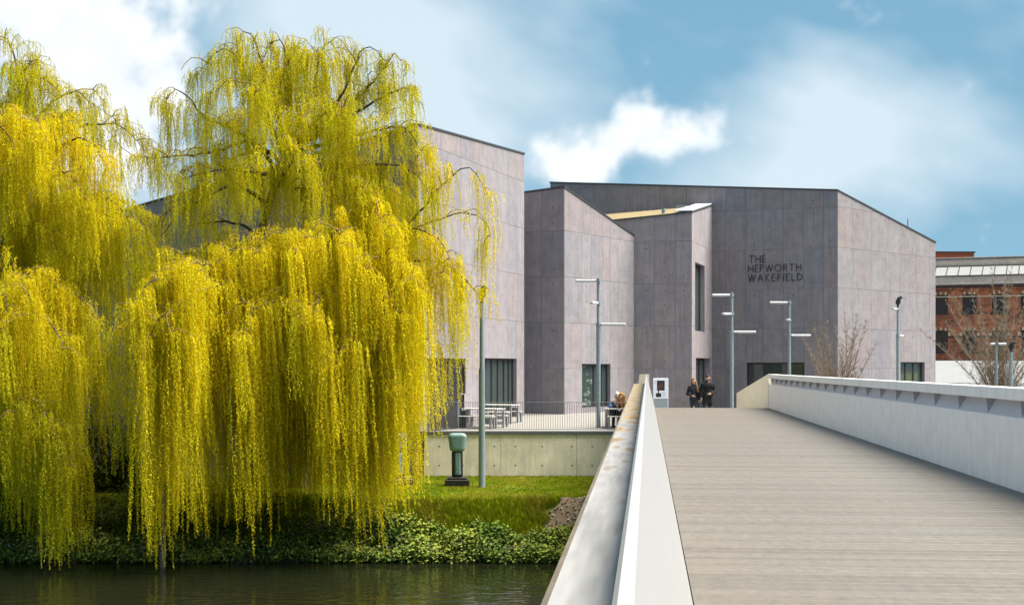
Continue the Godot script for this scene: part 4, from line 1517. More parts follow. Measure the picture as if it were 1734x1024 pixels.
func strand_mesh(len: float, seed_: int) -> ArrayMesh:
	# one hanging shoot: a thin twig with small narrow leaves and catkins all along
	var r := RandomNumberGenerator.new()
	r.seed = seed_
	var st := S()
	var n := maxi(6, int(len / 0.2))
	var line := []
	var lean := Vector2(r.randf_range(-1, 1), r.randf_range(-1, 1)) * 0.05
	var ph := r.randf() * TAU
	for i in n + 1:
		var t := float(i) / n
		var sway := 0.05 * sin(t * 4.0 + ph) + 0.02 * sin(t * 11.0 + ph * 2.0)
		line.append(Vector3(0.10 * (1.0 - exp(-t * len * 3.0)) + sway + lean.x * t * len, -len * t + 0.07 * sin(minf(t * len * 5.0, PI)), sway * 0.7 + lean.y * t * len))
	var rad := []
	for i in n + 1:
		rad.append(lerpf(0.0045, 0.002, float(i) / n))
	st.set_color(Color(0.75, 0.62, 0.45))
	tube(st, line, rad, 3, false)
	var at := 0.03
	while at < len:
		var f := at / len * n
		var i := mini(int(f), n - 1)
		var p: Vector3 = line[i].lerp(line[i + 1], f - i)
		var az := r.randf() * TAU
		var out := Vector3(cos(az), 0, sin(az))
		var drop := r.randf_range(-0.25, 1.4)
		var d := (out - Vector3(0, drop, 0)).normalized()
		var l := r.randf_range(0.026, 0.070) * (1.0 if at < len * 0.9 else 0.75)
		var side := d.cross(Vector3(r.randf_range(-1, 1), r.randf_range(-1, 1), r.randf_range(-1, 1))).normalized() * r.randf_range(0.006, 0.0145)
		var lift := d.cross(side).normalized() * 0.004
		var k := r.randf_range(0.85, 1.25)
		st.set_color(Color(k, k * r.randf_range(0.94, 1.05), k * 0.9) if r.randf() < 0.86 else Color(k * 0.70, k * 0.84, k))
		var a := p
		var m := p + d * l * 0.5
		var tip := p + d * l - Vector3(0, l * 0.15, 0)
		flat(st, [a, m + side, tip], lift)
		flat(st, [a, m - side + lift, tip], lift)
		at += r.randf_range(0.013, 0.027)
	return st.commit()


func tint_of(k: float, r: RandomNumberGenerator) -> Color:
	# spring yellow to olive; duller olive on upper and back limbs paints in backlit shade
	var stops := [Color(0.88, 0.76, 0.025), Color(0.76, 0.68, 0.025), Color(0.63, 0.59, 0.026), Color(0.54, 0.52, 0.028)]
	var x := clampf(k + r.randfn() * 0.10, 0.0, 1.0) * 3.0
	var i := mini(int(x), 2)
	var c: Color = stops[i].lerp(stops[i + 1], x - i)
	var g := r.randf_range(0.85, 1.15)
	var green := r.randf_range(-0.06, 0.10)
	return Color(c.r * g * (1.0 - green), c.g * g, c.b * g)


func willow(label: String, trunk: Array, trunk_radii: Array, limbs: Array, seed_: int) -> void:
	var r := RandomNumberGenerator.new()
	r.seed = seed_
	var foot: Vector3 = trunk[0]
	var t := thing("willow_tree", label, "willow tree", foot, 0.0, "willows on the river bank")
	var local := func(p: Vector3) -> Vector3: return p - foot
	var tl := curve_points(trunk.map(local), 0.3)
	var rad := []
	for i in tl.size():
		var f := float(i) / (tl.size() - 1) * (trunk_radii.size() - 1)
		var k := mini(int(f), trunk_radii.size() - 2)
		rad.append(lerpf(trunk_radii[k], trunk_radii[k + 1], f - k) * (1.0 + 0.08 * sin(i * 2.1)))
	var ts := S()
	tube(ts, tl, rad, 14)
	part("trunk", ts, M.bark, t)
	var twigs := S()
	var places := []
	var tints := []
	for v in strands.size():
		places.append([])
		tints.append([])
	var all := []
	for limb in limbs:
		all.append([limb[0].map(local), limb[1], limb[2], limb[3], limb[4] * 0.43, false])
		var main := curve_points(limb[0].map(local), 0.22)
		for k in 3:
			var i := int(main.size() * r.randf_range(0.35, 0.9))
			var dir: Vector3 = (main[mini(i + 1, main.size() - 1)] - main[maxi(i - 1, 0)]).normalized()
			var across := dir.cross(Vector3.UP).normalized() * (1.0 if k % 2 == 0 else -1.0)
			var go := (across + dir * r.randf_range(0.0, 0.9)).normalized()
			go.y *= 0.4
			var l := r.randf_range(0.6, 1.5)
			var p: Vector3 = main[i]
			all.append([[p, p + go * l * 0.4 + Vector3(0, 0.16, 0), p + go * l * 0.75 + Vector3(0, 0.10, 0), p + go * l - Vector3(0, 0.18, 0)],
				minf(limb[1] + absf(r.randfn()) * 0.9, 6.0 + limb[1]), limb[2] * r.randf_range(0.6, 1.0), clampf(limb[3] + r.randfn() * 0.14, 0.0, 1.0), limb[4] * 0.43, true])
	for limb in all:
		var ctrl: Array = limb[0]
		var tip_y: float = limb[1] - foot.y
		var longest: float = limb[2]
		var tint: float = limb[3] * 0.85
		var dens: float = limb[4]
		var line := curve_points(ctrl, 0.22)
		var n := line.size()
		var ls := S()
		var lr := []
		var thick := 0.022 if limb[5] else 0.035 + 0.010 * sqrt(n * 0.22) * 2.0
		for i in n:
			lr.append(lerpf(thick, 0.008, pow(float(i) / (n - 1), 0.75)))
			if i > 0 and i < n - 1:
				line[i] += Vector3(r.randf_range(-1, 1), r.randf_range(-1, 1), r.randf_range(-1, 1)) * 0.035
		tube(ls, line, lr, 7)
		if limb[5]:
			twigs.append_from(ls.commit(), 0, Transform3D.IDENTITY)
		else:
			part("limb", ls, M.bark, t)
		# side twigs spring from the limb, arch over and carry the hanging shoots in bunches
		for i in range(int(n * (0.0 if limb[5] else 0.22)), n):
			var share := float(i) / (n - 1)
			var count := int(dens * (0.65 + 0.9 * share) * (1.35 if tint > 0.55 else 1.1) + r.randf())
			for q in count:
				var along: Vector3 = (line[mini(i + 1, n - 1)] - line[maxi(i - 1, 0)]).normalized()
				var az := r.randf() * TAU
				var side := (Vector3(cos(az), r.randf_range(0.0, 0.7), sin(az)) + along * 0.7).normalized()
				var reach := r.randf_range(0.3, 1.05) * lerpf(1.0, 0.5, share) * (1.25 if tint > 0.55 else 1.0)
				var p0: Vector3 = line[i]
				var p1 := p0 + side * reach * 0.5 + Vector3(0, 0.14 * reach, 0)
				var p2 := p0 + side * reach - Vector3(0, 0.10 * reach, 0)
				tube(twigs, [p0, p0.lerp(p1, 0.55) + Vector3(0, 0.04, 0), p1, p2], [0.017, 0.012, 0.009, 0.005], 4, false)
				var bunch_tint := clampf(tint + absf(r.randfn()) * 0.13 - 0.04 if tint < 0.5 else tint + r.randfn() * 0.16, 0.0, 1.0)
				var bunch_len := r.randf_range(0.55, 1.0) if r.randf() < 0.75 else r.randf_range(0.25, 0.6)
				var ragged := absf(r.randfn()) * 0.4
				var bunches := 3 + int(2.0 * r.randf())
				for b in bunches:
					var f := (b + 0.6 + 0.5 * r.randf()) / bunches
					var at := p0.lerp(p1, f * 2.0) if f < 0.5 else p1.lerp(p2, f * 2.0 - 1.0)
					for s in 3 + int(4.0 * r.randf()):
						var p := at + Vector3(r.randfn() * 0.10, r.randfn() * 0.04, r.randfn() * 0.10)
						var room := p.y - tip_y - (ragged if longest > 3.0 else 0.0)
						if room < 0.25:
							continue
						var want := minf(longest * bunch_len, room) * r.randf_range(0.78, 1.04)
						if longest > 3.0 and room < longest and bunch_len > 0.5:
							want = room * r.randf_range(0.84, 1.03) * lerpf(1.0, bunch_len, 0.18)
						# a share of short shoots clothes the twig itself
						if r.randf() < 0.3:
							want *= r.randf_range(0.15, 0.5)
						want = clampf(want, 0.3, 6.6)
						var v := 0
						while v < STRAND_LENGTHS.size() - 1 and STRAND_LENGTHS[v + 1] * 0.88 < want:
							v += 1
						var yaw := atan2(-side.z, side.x) + r.randfn() * 0.7
						var basis := Basis(Vector3.UP, yaw).scaled(Vector3(1.0, 1.0, 1.0))
						basis = Basis(Vector3(0, 0, 1), r.randfn() * 0.035 + 0.03) * Basis(Vector3(1, 0, 0), r.randfn() * 0.035) * basis
						basis = basis * Basis.from_scale(Vector3(1.0, want / STRAND_LENGTHS[v], 1.0))
						var alt: int = v * 2 + (r.randi() & 1)
						places[alt].append(Transform3D(basis, p))
						tints[alt].append(tint_of(bunch_tint, r))
	tag(part("twigs", twigs, M.twig, t), "", "", "", "stuff")
	var total := 0
	for v in strands.size():
		if places[v].size() > 0:
			total += places[v].size()
			swarm("foliage", strands[v], M.leaf, places[v], tints[v], t)
	print(label, ": shoots ", total)


func willows() -> void:
	for i in STRAND_LENGTHS.size():
		strands.append(strand_mesh(STRAND_LENGTHS[i], 50 + i * 2))
		strands.append(strand_mesh(STRAND_LENGTHS[i], 51 + i * 2))
	var river_trunk := [Vector3(-6.06, -1.54, -40.50), Vector3(-6.13, -0.25, -40.40), Vector3(-6.28, 1.43, -40.20), Vector3(-6.65, 3.77, -40.00), Vector3(-7.12, 5.35, -40.00), Vector3(-7.02, 6.02, -40.00), Vector3(-6.82, 6.77, -40.00), Vector3(-6.62, 7.52, -40.00), Vector3(-6.32, 8.27, -40.00)]
	var river_limbs := [
		[[Vector3(-6.95, 6.69, -40.00), Vector3(-7.69, 7.17, -39.50), Vector3(-8.40, 6.77, -39.00), Vector3(-9.06, 6.29, -38.70), Vector3(-9.55, 5.62, -38.40)], 3.80, 1.6, 0.85, 0.50],
		[[Vector3(-7.17, 5.77, -40.00), Vector3(-7.74, 6.12, -40.20), Vector3(-8.56, 6.24, -40.50), Vector3(-9.47, 6.10, -40.80)], 3.40, 1.6, 0.95, 0.60],
		[[Vector3(-6.62, 7.52, -40.00), Vector3(-7.25, 8.40, -39.80), Vector3(-8.02, 8.19, -39.50), Vector3(-8.89, 7.90, -39.00), Vector3(-10.06, 7.78, -38.50), Vector3(-10.56, 8.01, -38.30)], 5.50, 1.6, 0.80, 0.70],
		[[Vector3(-6.62, 7.94, -40.00), Vector3(-7.78, 8.74, -40.00), Vector3(-8.62, 9.10, -40.00), Vector3(-9.45, 9.94, -40.00), Vector3(-9.87, 9.35, -40.00)], 6.40, 1.6, 0.85, 0.80],
		[[Vector3(-6.45, 8.10, -40.00), Vector3(-7.12, 9.44, -40.00), Vector3(-7.88, 10.88, -40.50), Vector3(-8.39, 11.18, -40.70), Vector3(-9.09, 10.56, -41.00)], 7.20, 1.6, 0.85, 0.80],
		[[Vector3(-6.37, 8.27, -40.00), Vector3(-6.78, 9.84, -39.50), Vector3(-7.16, 11.07, -39.50), Vector3(-7.49, 11.45, -39.50), Vector3(-7.67, 10.80, -39.40)], 7.00, 1.6, 0.80, 0.80],
		[[Vector3(-6.28, 8.27, -40.00), Vector3(-6.28, 9.94, -40.00), Vector3(-6.42, 11.10, -40.00), Vector3(-6.70, 11.30, -40.00), Vector3(-6.98, 10.85, -40.00)], 7.00, 2.2, 0.75, 1.30],
		[[Vector3(-6.45, 8.10, -40.00), Vector3(-6.52, 8.75, -38.00), Vector3(-6.67, 9.45, -37.50), Vector3(-6.70, 9.15, -36.80)], 6.00, 2.0, 0.70, 1.20],
		[[Vector3(-6.28, 8.35, -40.00), Vector3(-5.62, 9.94, -40.00), Vector3(-5.37, 11.02, -40.00), Vector3(-5.12, 11.24, -40.00), Vector3(-4.82, 10.69, -40.00)], 7.00, 2.2, 0.75, 1.20],
		[[Vector3(-6.28, 8.35, -40.00), Vector3(-4.99, 9.09, -39.00), Vector3(-4.31, 10.33, -38.70), Vector3(-3.96, 10.80, -38.50), Vector3(-3.38, 10.32, -38.30)], 7.40, 1.2, 0.95, 0.60],
		[[Vector3(-6.12, 8.35, -40.00), Vector3(-4.89, 9.02, -39.50), Vector3(-3.85, 9.90, -39.00), Vector3(-3.33, 10.42, -39.00), Vector3(-3.23, 9.74, -39.00)], 7.20, 1.0, 1.00, 0.60],
		[[Vector3(-6.12, 8.27, -40.00), Vector3(-4.99, 8.68, -39.00), Vector3(-3.64, 9.32, -38.50), Vector3(-2.82, 9.58, -38.20), Vector3(-2.36, 8.99, -38.00)], 6.60, 1.2, 0.95, 0.60],
		[[Vector3(-6.28, 8.10, -40.00), Vector3(-4.92, 8.20, -38.50), Vector3(-3.89, 8.32, -37.80), Vector3(-2.91, 8.41, -37.40), Vector3(-2.39, 7.73, -37.00)], 5.20, 1.9, 0.70, 1.00],
		[[Vector3(-6.45, 7.60, -40.00), Vector3(-5.25, 7.40, -38.50), Vector3(-3.86, 7.41, -37.50), Vector3(-2.73, 7.27, -37.00), Vector3(-2.12, 6.52, -36.60)], 3.80, 2.4, 0.50, 1.20],
		[[Vector3(-6.61, 7.91, -41.00), Vector3(-7.65, 8.73, -43.00), Vector3(-8.93, 8.34, -44.00), Vector3(-9.96, 7.48, -44.50)], 2.50, 3.2, 1.00, 1.00],
		[[Vector3(-6.44, 7.91, -41.00), Vector3(-5.71, 8.41, -43.20), Vector3(-4.53, 7.97, -44.00), Vector3(-3.24, 7.24, -44.00)], 2.50, 3.2, 0.95, 1.10],
		[[Vector3(-6.62, 7.27, -40.00), Vector3(-5.57, 6.91, -38.50), Vector3(-4.48, 6.95, -37.50), Vector3(-3.50, 6.57, -37.00)], 3.00, 3.0, 0.60, 1.30],
		[[Vector3(-6.45, 7.94, -40.00), Vector3(-5.41, 8.68, -38.50), Vector3(-4.64, 8.98, -37.50), Vector3(-4.12, 8.58, -37.00)], 5.50, 2.4, 0.65, 1.30],
		[[Vector3(-6.62, 7.44, -40.00), Vector3(-7.17, 7.40, -38.50), Vector3(-8.08, 7.26, -37.50), Vector3(-8.90, 6.88, -37.00)], 5.20, 1.6, 0.80, 0.70],
		[[Vector3(-6.70, 7.10, -40.00), Vector3(-5.89, 7.41, -37.50), Vector3(-5.43, 7.73, -36.50), Vector3(-5.03, 7.17, -35.80)], 5.40, 1.8, 0.60, 1.00],
		[[Vector3(-6.78, 5.44, -40.00), Vector3(-6.00, 5.91, -41.50), Vector3(-4.73, 6.18, -42.50), Vector3(-3.35, 6.05, -43.00)], 0.00, 4.5, 0.85, 1.20],
		[[Vector3(-7.12, 5.10, -40.00), Vector3(-8.42, 5.39, -41.50), Vector3(-9.86, 5.47, -42.50), Vector3(-11.05, 5.15, -43.00)], 0.00, 4.5, 1.00, 1.20],
		[[Vector3(-6.53, 3.10, -40.00), Vector3(-6.83, 3.66, -37.50), Vector3(-7.69, 4.14, -35.00), Vector3(-8.43, 4.13, -33.60), Vector3(-8.83, 3.61, -33.00)], -2.60, 6.4, 0.10, 1.50],
		[[Vector3(-6.45, 2.77, -40.00), Vector3(-6.89, 3.03, -37.00), Vector3(-7.72, 3.39, -34.50), Vector3(-8.21, 3.20, -33.00), Vector3(-8.52, 2.37, -32.60)], -2.75, 6.0, 0.20, 1.40],
		[[Vector3(-6.62, 3.44, -40.00), Vector3(-6.83, 4.29, -37.50), Vector3(-7.35, 4.61, -35.50), Vector3(-7.94, 4.45, -34.20), Vector3(-8.17, 3.98, -33.40)], -2.50, 6.5, 0.05, 1.50],
		[[Vector3(-6.70, 3.77, -40.00), Vector3(-6.92, 4.95, -38.00), Vector3(-7.10, 5.14, -36.50), Vector3(-7.36, 4.67, -35.20)], -1.00, 5.0, 0.00, 1.50],
		[[Vector3(-6.70, 3.77, -40.00), Vector3(-6.44, 4.76, -37.50), Vector3(-6.25, 5.28, -36.00), Vector3(-6.30, 4.84, -34.60)], -2.60, 6.6, 0.00, 1.50],
		[[Vector3(-6.62, 3.44, -40.00), Vector3(-5.81, 4.57, -37.00), Vector3(-5.28, 5.28, -35.50), Vector3(-5.20, 4.79, -34.00)], -1.00, 5.0, 0.00, 1.50],
		[[Vector3(-6.45, 3.10, -40.00), Vector3(-5.04, 4.72, -37.00), Vector3(-4.39, 5.50, -35.50), Vector3(-4.16, 4.95, -34.20)], -2.40, 6.2, 0.00, 1.50],
		[[Vector3(-6.45, 3.10, -40.00), Vector3(-4.64, 4.91, -37.50), Vector3(-3.68, 6.21, -36.50), Vector3(-3.36, 6.02, -35.50), Vector3(-3.12, 5.29, -34.80)], -1.30, 5.5, 0.00, 1.50],
		[[Vector3(-6.37, 2.94, -40.00), Vector3(-4.17, 4.91, -37.50), Vector3(-2.84, 5.60, -36.50), Vector3(-1.98, 5.40, -36.00), Vector3(-1.56, 4.78, -35.70)], 0.50, 4.0, 0.10, 1.30],
		[[Vector3(-6.37, 2.94, -40.00), Vector3(-3.91, 5.11, -38.00), Vector3(-2.60, 5.99, -37.30), Vector3(-1.80, 6.88, -37.00), Vector3(-1.10, 7.24, -36.80), Vector3(-0.63, 6.52, -36.60)], 2.60, 2.4, 0.15, 0.55],
		[[Vector3(-6.28, 2.60, -40.00), Vector3(-3.86, 4.45, -37.50), Vector3(-2.25, 4.86, -36.80), Vector3(-1.32, 4.45, -36.40), Vector3(-0.83, 3.92, -36.30)], 2.00, 2.6, 0.15, 0.80],
		[[Vector3(-6.28, 2.44, -40.00), Vector3(-4.36, 3.62, -36.50), Vector3(-3.31, 4.14, -35.00), Vector3(-2.72, 3.38, -34.20)], -1.90, 5.0, 0.10, 1.60],
		[[Vector3(-6.28, 2.44, -40.00), Vector3(-4.52, 3.01, -36.50), Vector3(-3.58, 2.68, -34.80), Vector3(-3.02, 1.81, -34.20)], -1.90, 4.4, 0.15, 1.60],
		[[Vector3(-6.28, 2.44, -40.00), Vector3(-4.83, 2.85, -36.00), Vector3(-4.07, 2.82, -34.60), Vector3(-3.78, 2.24, -34.00)], -2.40, 5.0, 0.15, 1.50],
		[[Vector3(-6.28, 2.44, -40.00), Vector3(-4.17, 3.35, -37.50), Vector3(-3.10, 3.15, -36.00), Vector3(-2.46, 2.39, -35.40)], -1.60, 4.0, 0.20, 1.50],
		[[Vector3(-6.28, 2.44, -40.00), Vector3(-5.21, 3.30, -36.00), Vector3(-4.69, 3.82, -34.40), Vector3(-4.62, 3.21, -33.40)], -2.30, 5.0, 0.20, 1.20],
		[[Vector3(-6.28, 2.44, -40.00), Vector3(-6.11, 3.00, -36.00), Vector3(-6.23, 3.52, -34.20), Vector3(-6.16, 2.79, -33.20)], -2.70, 5.6, 0.20, 1.20],
		[[Vector3(-6.45, 3.10, -40.00), Vector3(-3.59, 5.27, -38.00), Vector3(-1.67, 6.09, -37.50), Vector3(-0.81, 5.99, -37.30), Vector3(-0.57, 5.51, -37.20)], 1.80, 2.2, 0.15, 0.60],
		[[Vector3(-6.28, 2.44, -40.00), Vector3(-4.23, 3.05, -38.00), Vector3(-2.88, 3.33, -37.00), Vector3(-2.01, 2.56, -36.60)], 0.30, 3.4, 0.25, 1.20],
		[[Vector3(-6.28, 2.10, -40.00), Vector3(-4.73, 2.41, -37.00), Vector3(-3.77, 2.39, -35.20), Vector3(-3.26, 1.52, -34.50)], -1.60, 4.2, 0.30, 1.20],
		[[Vector3(-6.45, 2.77, -40.00), Vector3(-7.59, 3.08, -39.00), Vector3(-8.50, 3.05, -38.00), Vector3(-9.48, 2.57, -37.50)], -1.00, 4.0, 0.70, 1.00],
		[[Vector3(-6.35, 2.44, -40.40), Vector3(-5.14, 3.49, -41.50), Vector3(-3.97, 3.50, -42.00), Vector3(-3.10, 2.80, -42.00)], -0.60, 4.0, 0.70, 1.20],
		[[Vector3(-6.45, 3.10, -40.00), Vector3(-6.80, 4.23, -36.50), Vector3(-7.39, 3.94, -34.00), Vector3(-7.75, 3.46, -32.80)], -2.75, 6.2, 0.10, 1.20],
		[[Vector3(-6.28, 2.77, -40.00), Vector3(-4.06, 4.38, -36.50), Vector3(-2.73, 4.58, -35.00), Vector3(-2.18, 3.96, -34.40)], -0.20, 4.6, 0.05, 1.20],
	]
	var left_trunk := [Vector3(-15.84, -1.65, -41.00), Vector3(-15.80, 1.76, -41.00), Vector3(-15.49, 4.50, -41.00), Vector3(-15.07, 6.72, -41.00), Vector3(-14.73, 8.25, -41.00)]
	var left_limbs := [
		[[Vector3(-14.73, 8.25, -41.00), Vector3(-14.30, 10.13, -41.00), Vector3(-14.55, 11.41, -41.00), Vector3(-14.98, 11.67, -41.00), Vector3(-15.15, 11.16, -41.00)], 8.00, 1.0, 1.00, 0.45],
		[[Vector3(-14.73, 8.25, -41.00), Vector3(-13.87, 9.77, -40.00), Vector3(-13.70, 10.77, -40.00), Vector3(-13.20, 10.44, -40.00)], 7.50, 1.1, 1.00, 0.40],
		[[Vector3(-14.73, 8.08, -41.00), Vector3(-13.28, 9.53, -40.50), Vector3(-12.28, 9.85, -40.00), Vector3(-11.70, 9.27, -40.00)], 6.40, 1.5, 0.90, 0.80],
		[[Vector3(-14.73, 8.25, -41.00), Vector3(-13.95, 9.44, -40.00), Vector3(-13.28, 10.17, -39.50), Vector3(-12.54, 9.74, -39.00)], 6.00, 1.8, 0.85, 1.00],
		[[Vector3(-14.73, 7.91, -41.00), Vector3(-12.45, 8.77, -40.00), Vector3(-10.98, 8.82, -39.50), Vector3(-10.11, 8.03, -39.00)], 5.40, 1.6, 0.85, 0.80],
		[[Vector3(-14.81, 7.57, -41.00), Vector3(-12.46, 7.80, -38.00), Vector3(-11.06, 7.96, -36.50), Vector3(-10.30, 7.20, -36.00)], 3.50, 2.6, 0.10, 1.30],
		[[Vector3(-14.81, 7.57, -41.00), Vector3(-13.09, 8.36, -38.00), Vector3(-12.24, 8.41, -36.50), Vector3(-11.74, 7.77, -35.80)], 4.00, 2.6, 0.05, 1.40],
		[[Vector3(-14.81, 7.57, -41.00), Vector3(-14.04, 8.12, -38.00), Vector3(-13.19, 8.26, -36.50), Vector3(-12.56, 7.62, -35.80)], 4.00, 2.6, 0.10, 1.40],
		[[Vector3(-14.98, 7.06, -41.00), Vector3(-12.61, 7.26, -37.50), Vector3(-11.21, 6.90, -36.00), Vector3(-10.61, 6.09, -35.50)], 2.60, 2.6, 0.30, 1.30],
		[[Vector3(-14.98, 6.72, -41.00), Vector3(-12.14, 6.38, -38.00), Vector3(-10.59, 6.49, -37.00), Vector3(-9.69, 5.60, -36.50)], 1.20, 3.6, 0.50, 1.20],
		[[Vector3(-15.15, 5.35, -41.00), Vector3(-12.62, 5.73, -38.50), Vector3(-11.36, 6.21, -37.50), Vector3(-10.05, 5.80, -37.00)], 0.60, 3.6, 0.55, 1.20],
		[[Vector3(-15.15, 5.35, -41.00), Vector3(-13.25, 5.74, -38.00), Vector3(-12.12, 5.75, -36.50), Vector3(-11.50, 4.95, -36.00)], 1.00, 3.2, 0.40, 1.20],
		[[Vector3(-15.15, 4.67, -41.00), Vector3(-12.61, 4.13, -37.50), Vector3(-11.21, 4.02, -36.00), Vector3(-10.30, 3.27, -35.20)], -0.40, 2.8, 0.70, 1.00],
		[[Vector3(-15.15, 4.50, -41.00), Vector3(-12.85, 4.35, -36.00), Vector3(-11.96, 4.18, -34.50), Vector3(-11.51, 3.65, -33.80)], -1.60, 5.0, 0.10, 1.40],
		[[Vector3(-15.32, 4.15, -41.00), Vector3(-13.15, 3.90, -36.00), Vector3(-12.32, 3.97, -34.50), Vector3(-12.07, 3.37, -33.80)], -1.80, 5.0, 0.25, 1.30],
		[[Vector3(-15.32, 4.15, -41.00), Vector3(-12.25, 3.45, -36.00), Vector3(-11.24, 3.18, -34.50), Vector3(-10.67, 2.52, -33.60)], -1.60, 4.4, 0.35, 1.30],
		[[Vector3(-15.49, 3.13, -41.00), Vector3(-12.53, 1.80, -35.50), Vector3(-11.29, 1.11, -34.00), Vector3(-10.68, 0.30, -33.20)], -2.75, 4.0, 0.75, 1.20],
		[[Vector3(-15.49, 3.13, -41.00), Vector3(-12.25, 0.90, -36.00), Vector3(-10.87, 0.40, -34.00), Vector3(-10.26, -0.25, -33.20)], -2.80, 3.0, 0.65, 1.20],
		[[Vector3(-15.32, 3.81, -41.00), Vector3(-11.83, 2.42, -38.00), Vector3(-10.59, 2.25, -37.00), Vector3(-10.14, 1.19, -36.50)], -1.20, 2.4, 1.00, 0.70],
		[[Vector3(-15.32, 3.81, -41.00), Vector3(-13.11, 2.75, -39.00), Vector3(-11.67, 2.89, -38.00), Vector3(-10.58, 2.41, -37.50)], -1.00, 2.6, 1.00, 0.70],
		[[Vector3(-15.15, 5.01, -41.00), Vector3(-13.74, 5.33, -43.00), Vector3(-12.23, 5.41, -44.00), Vector3(-10.95, 4.67, -44.00)], 0.60, 3.4, 0.95, 1.00],
		[[Vector3(-15.15, 5.86, -41.00), Vector3(-14.10, 6.94, -43.00), Vector3(-12.60, 7.42, -44.00), Vector3(-11.31, 6.69, -44.00)], 1.50, 4.0, 0.90, 1.20],
		[[Vector3(-15.49, 4.15, -41.00), Vector3(-15.63, 4.32, -38.00), Vector3(-15.55, 3.90, -36.00)], -1.60, 4.0, 0.50, 1.00],
		[[Vector3(-15.07, 6.72, -41.00), Vector3(-16.04, 7.63, -39.00), Vector3(-16.52, 6.79, -37.50)], 2.00, 3.0, 0.50, 1.00],
	]
	willow("large yellow weeping willow before the tall gallery block, trailing into the river", river_trunk, [0.30, 0.27, 0.23, 0.20, 0.16, 0.15, 0.13, 0.11, 0.09], river_limbs, 7001)
	willow("weeping willow cut off by the left edge of the view, its top thin and twiggy", left_trunk, [0.36, 0.30, 0.24, 0.19, 0.13], left_limbs, 7002)


# ---------------------------------------------------------------- plants on the bank

func tuft_mesh(seed_: int, tall: float, wide: float, blades: int) -> ArrayMesh:
	var r := RandomNumberGenerator.new()
	r.seed = seed_
	var st := S()
	for i in blades:
		var az := r.randf() * TAU
		var foot := Vector3(r.randf_range(-1, 1), 0, r.randf_range(-1, 1)) * wide
		var h := tall * r.randf_range(0.5, 1.1)
		var tip := foot + Vector3(cos(az) * h * 0.5, h, sin(az) * h * 0.5)
		var side := Vector3(-sin(az), 0, cos(az)) * 0.006
		var k := r.randf_range(0.7, 1.25)
		st.set_color(Color(k, k, k))
		flat(st, [foot - side, foot + side, tip], Vector3(0, 1, 0.2))
	return st.commit()


func leaf_cluster(seed_: int, n: int, reach: float, size: float, up := 0.4) -> ArrayMesh:
	var r := RandomNumberGenerator.new()
	r.seed = seed_
	var st := S()
	for i in n:
		var p := Vector3(r.randfn(), r.randfn() * 0.7, r.randfn()) * reach * 0.5
		var nrm := Vector3(r.randf_range(-1, 1), r.randf_range(0.0, 1.0) + up, r.randf_range(-0.5, 1)).normalized()
		var d := nrm.cross(Vector3(r.randf_range(-1, 1), r.randf_range(-1, 1), r.randf_range(-1, 1))).normalized()
		var s := nrm.cross(d)
		var l := size * r.randf_range(0.6, 1.2)
		var k := r.randf_range(0.6, 1.3)
		st.set_color(Color(k * r.randf_range(0.9, 1.15), k, k * 0.8))
		var a := p - d * l * 0.5
		var b := p + d * l * 0.5 - nrm * l * 0.15
		flat(st, [a, p + s * l * 0.36, b], nrm)
		flat(st, [a, p - s * l * 0.36 - nrm * l * 0.08, b], nrm)
	return st.commit()


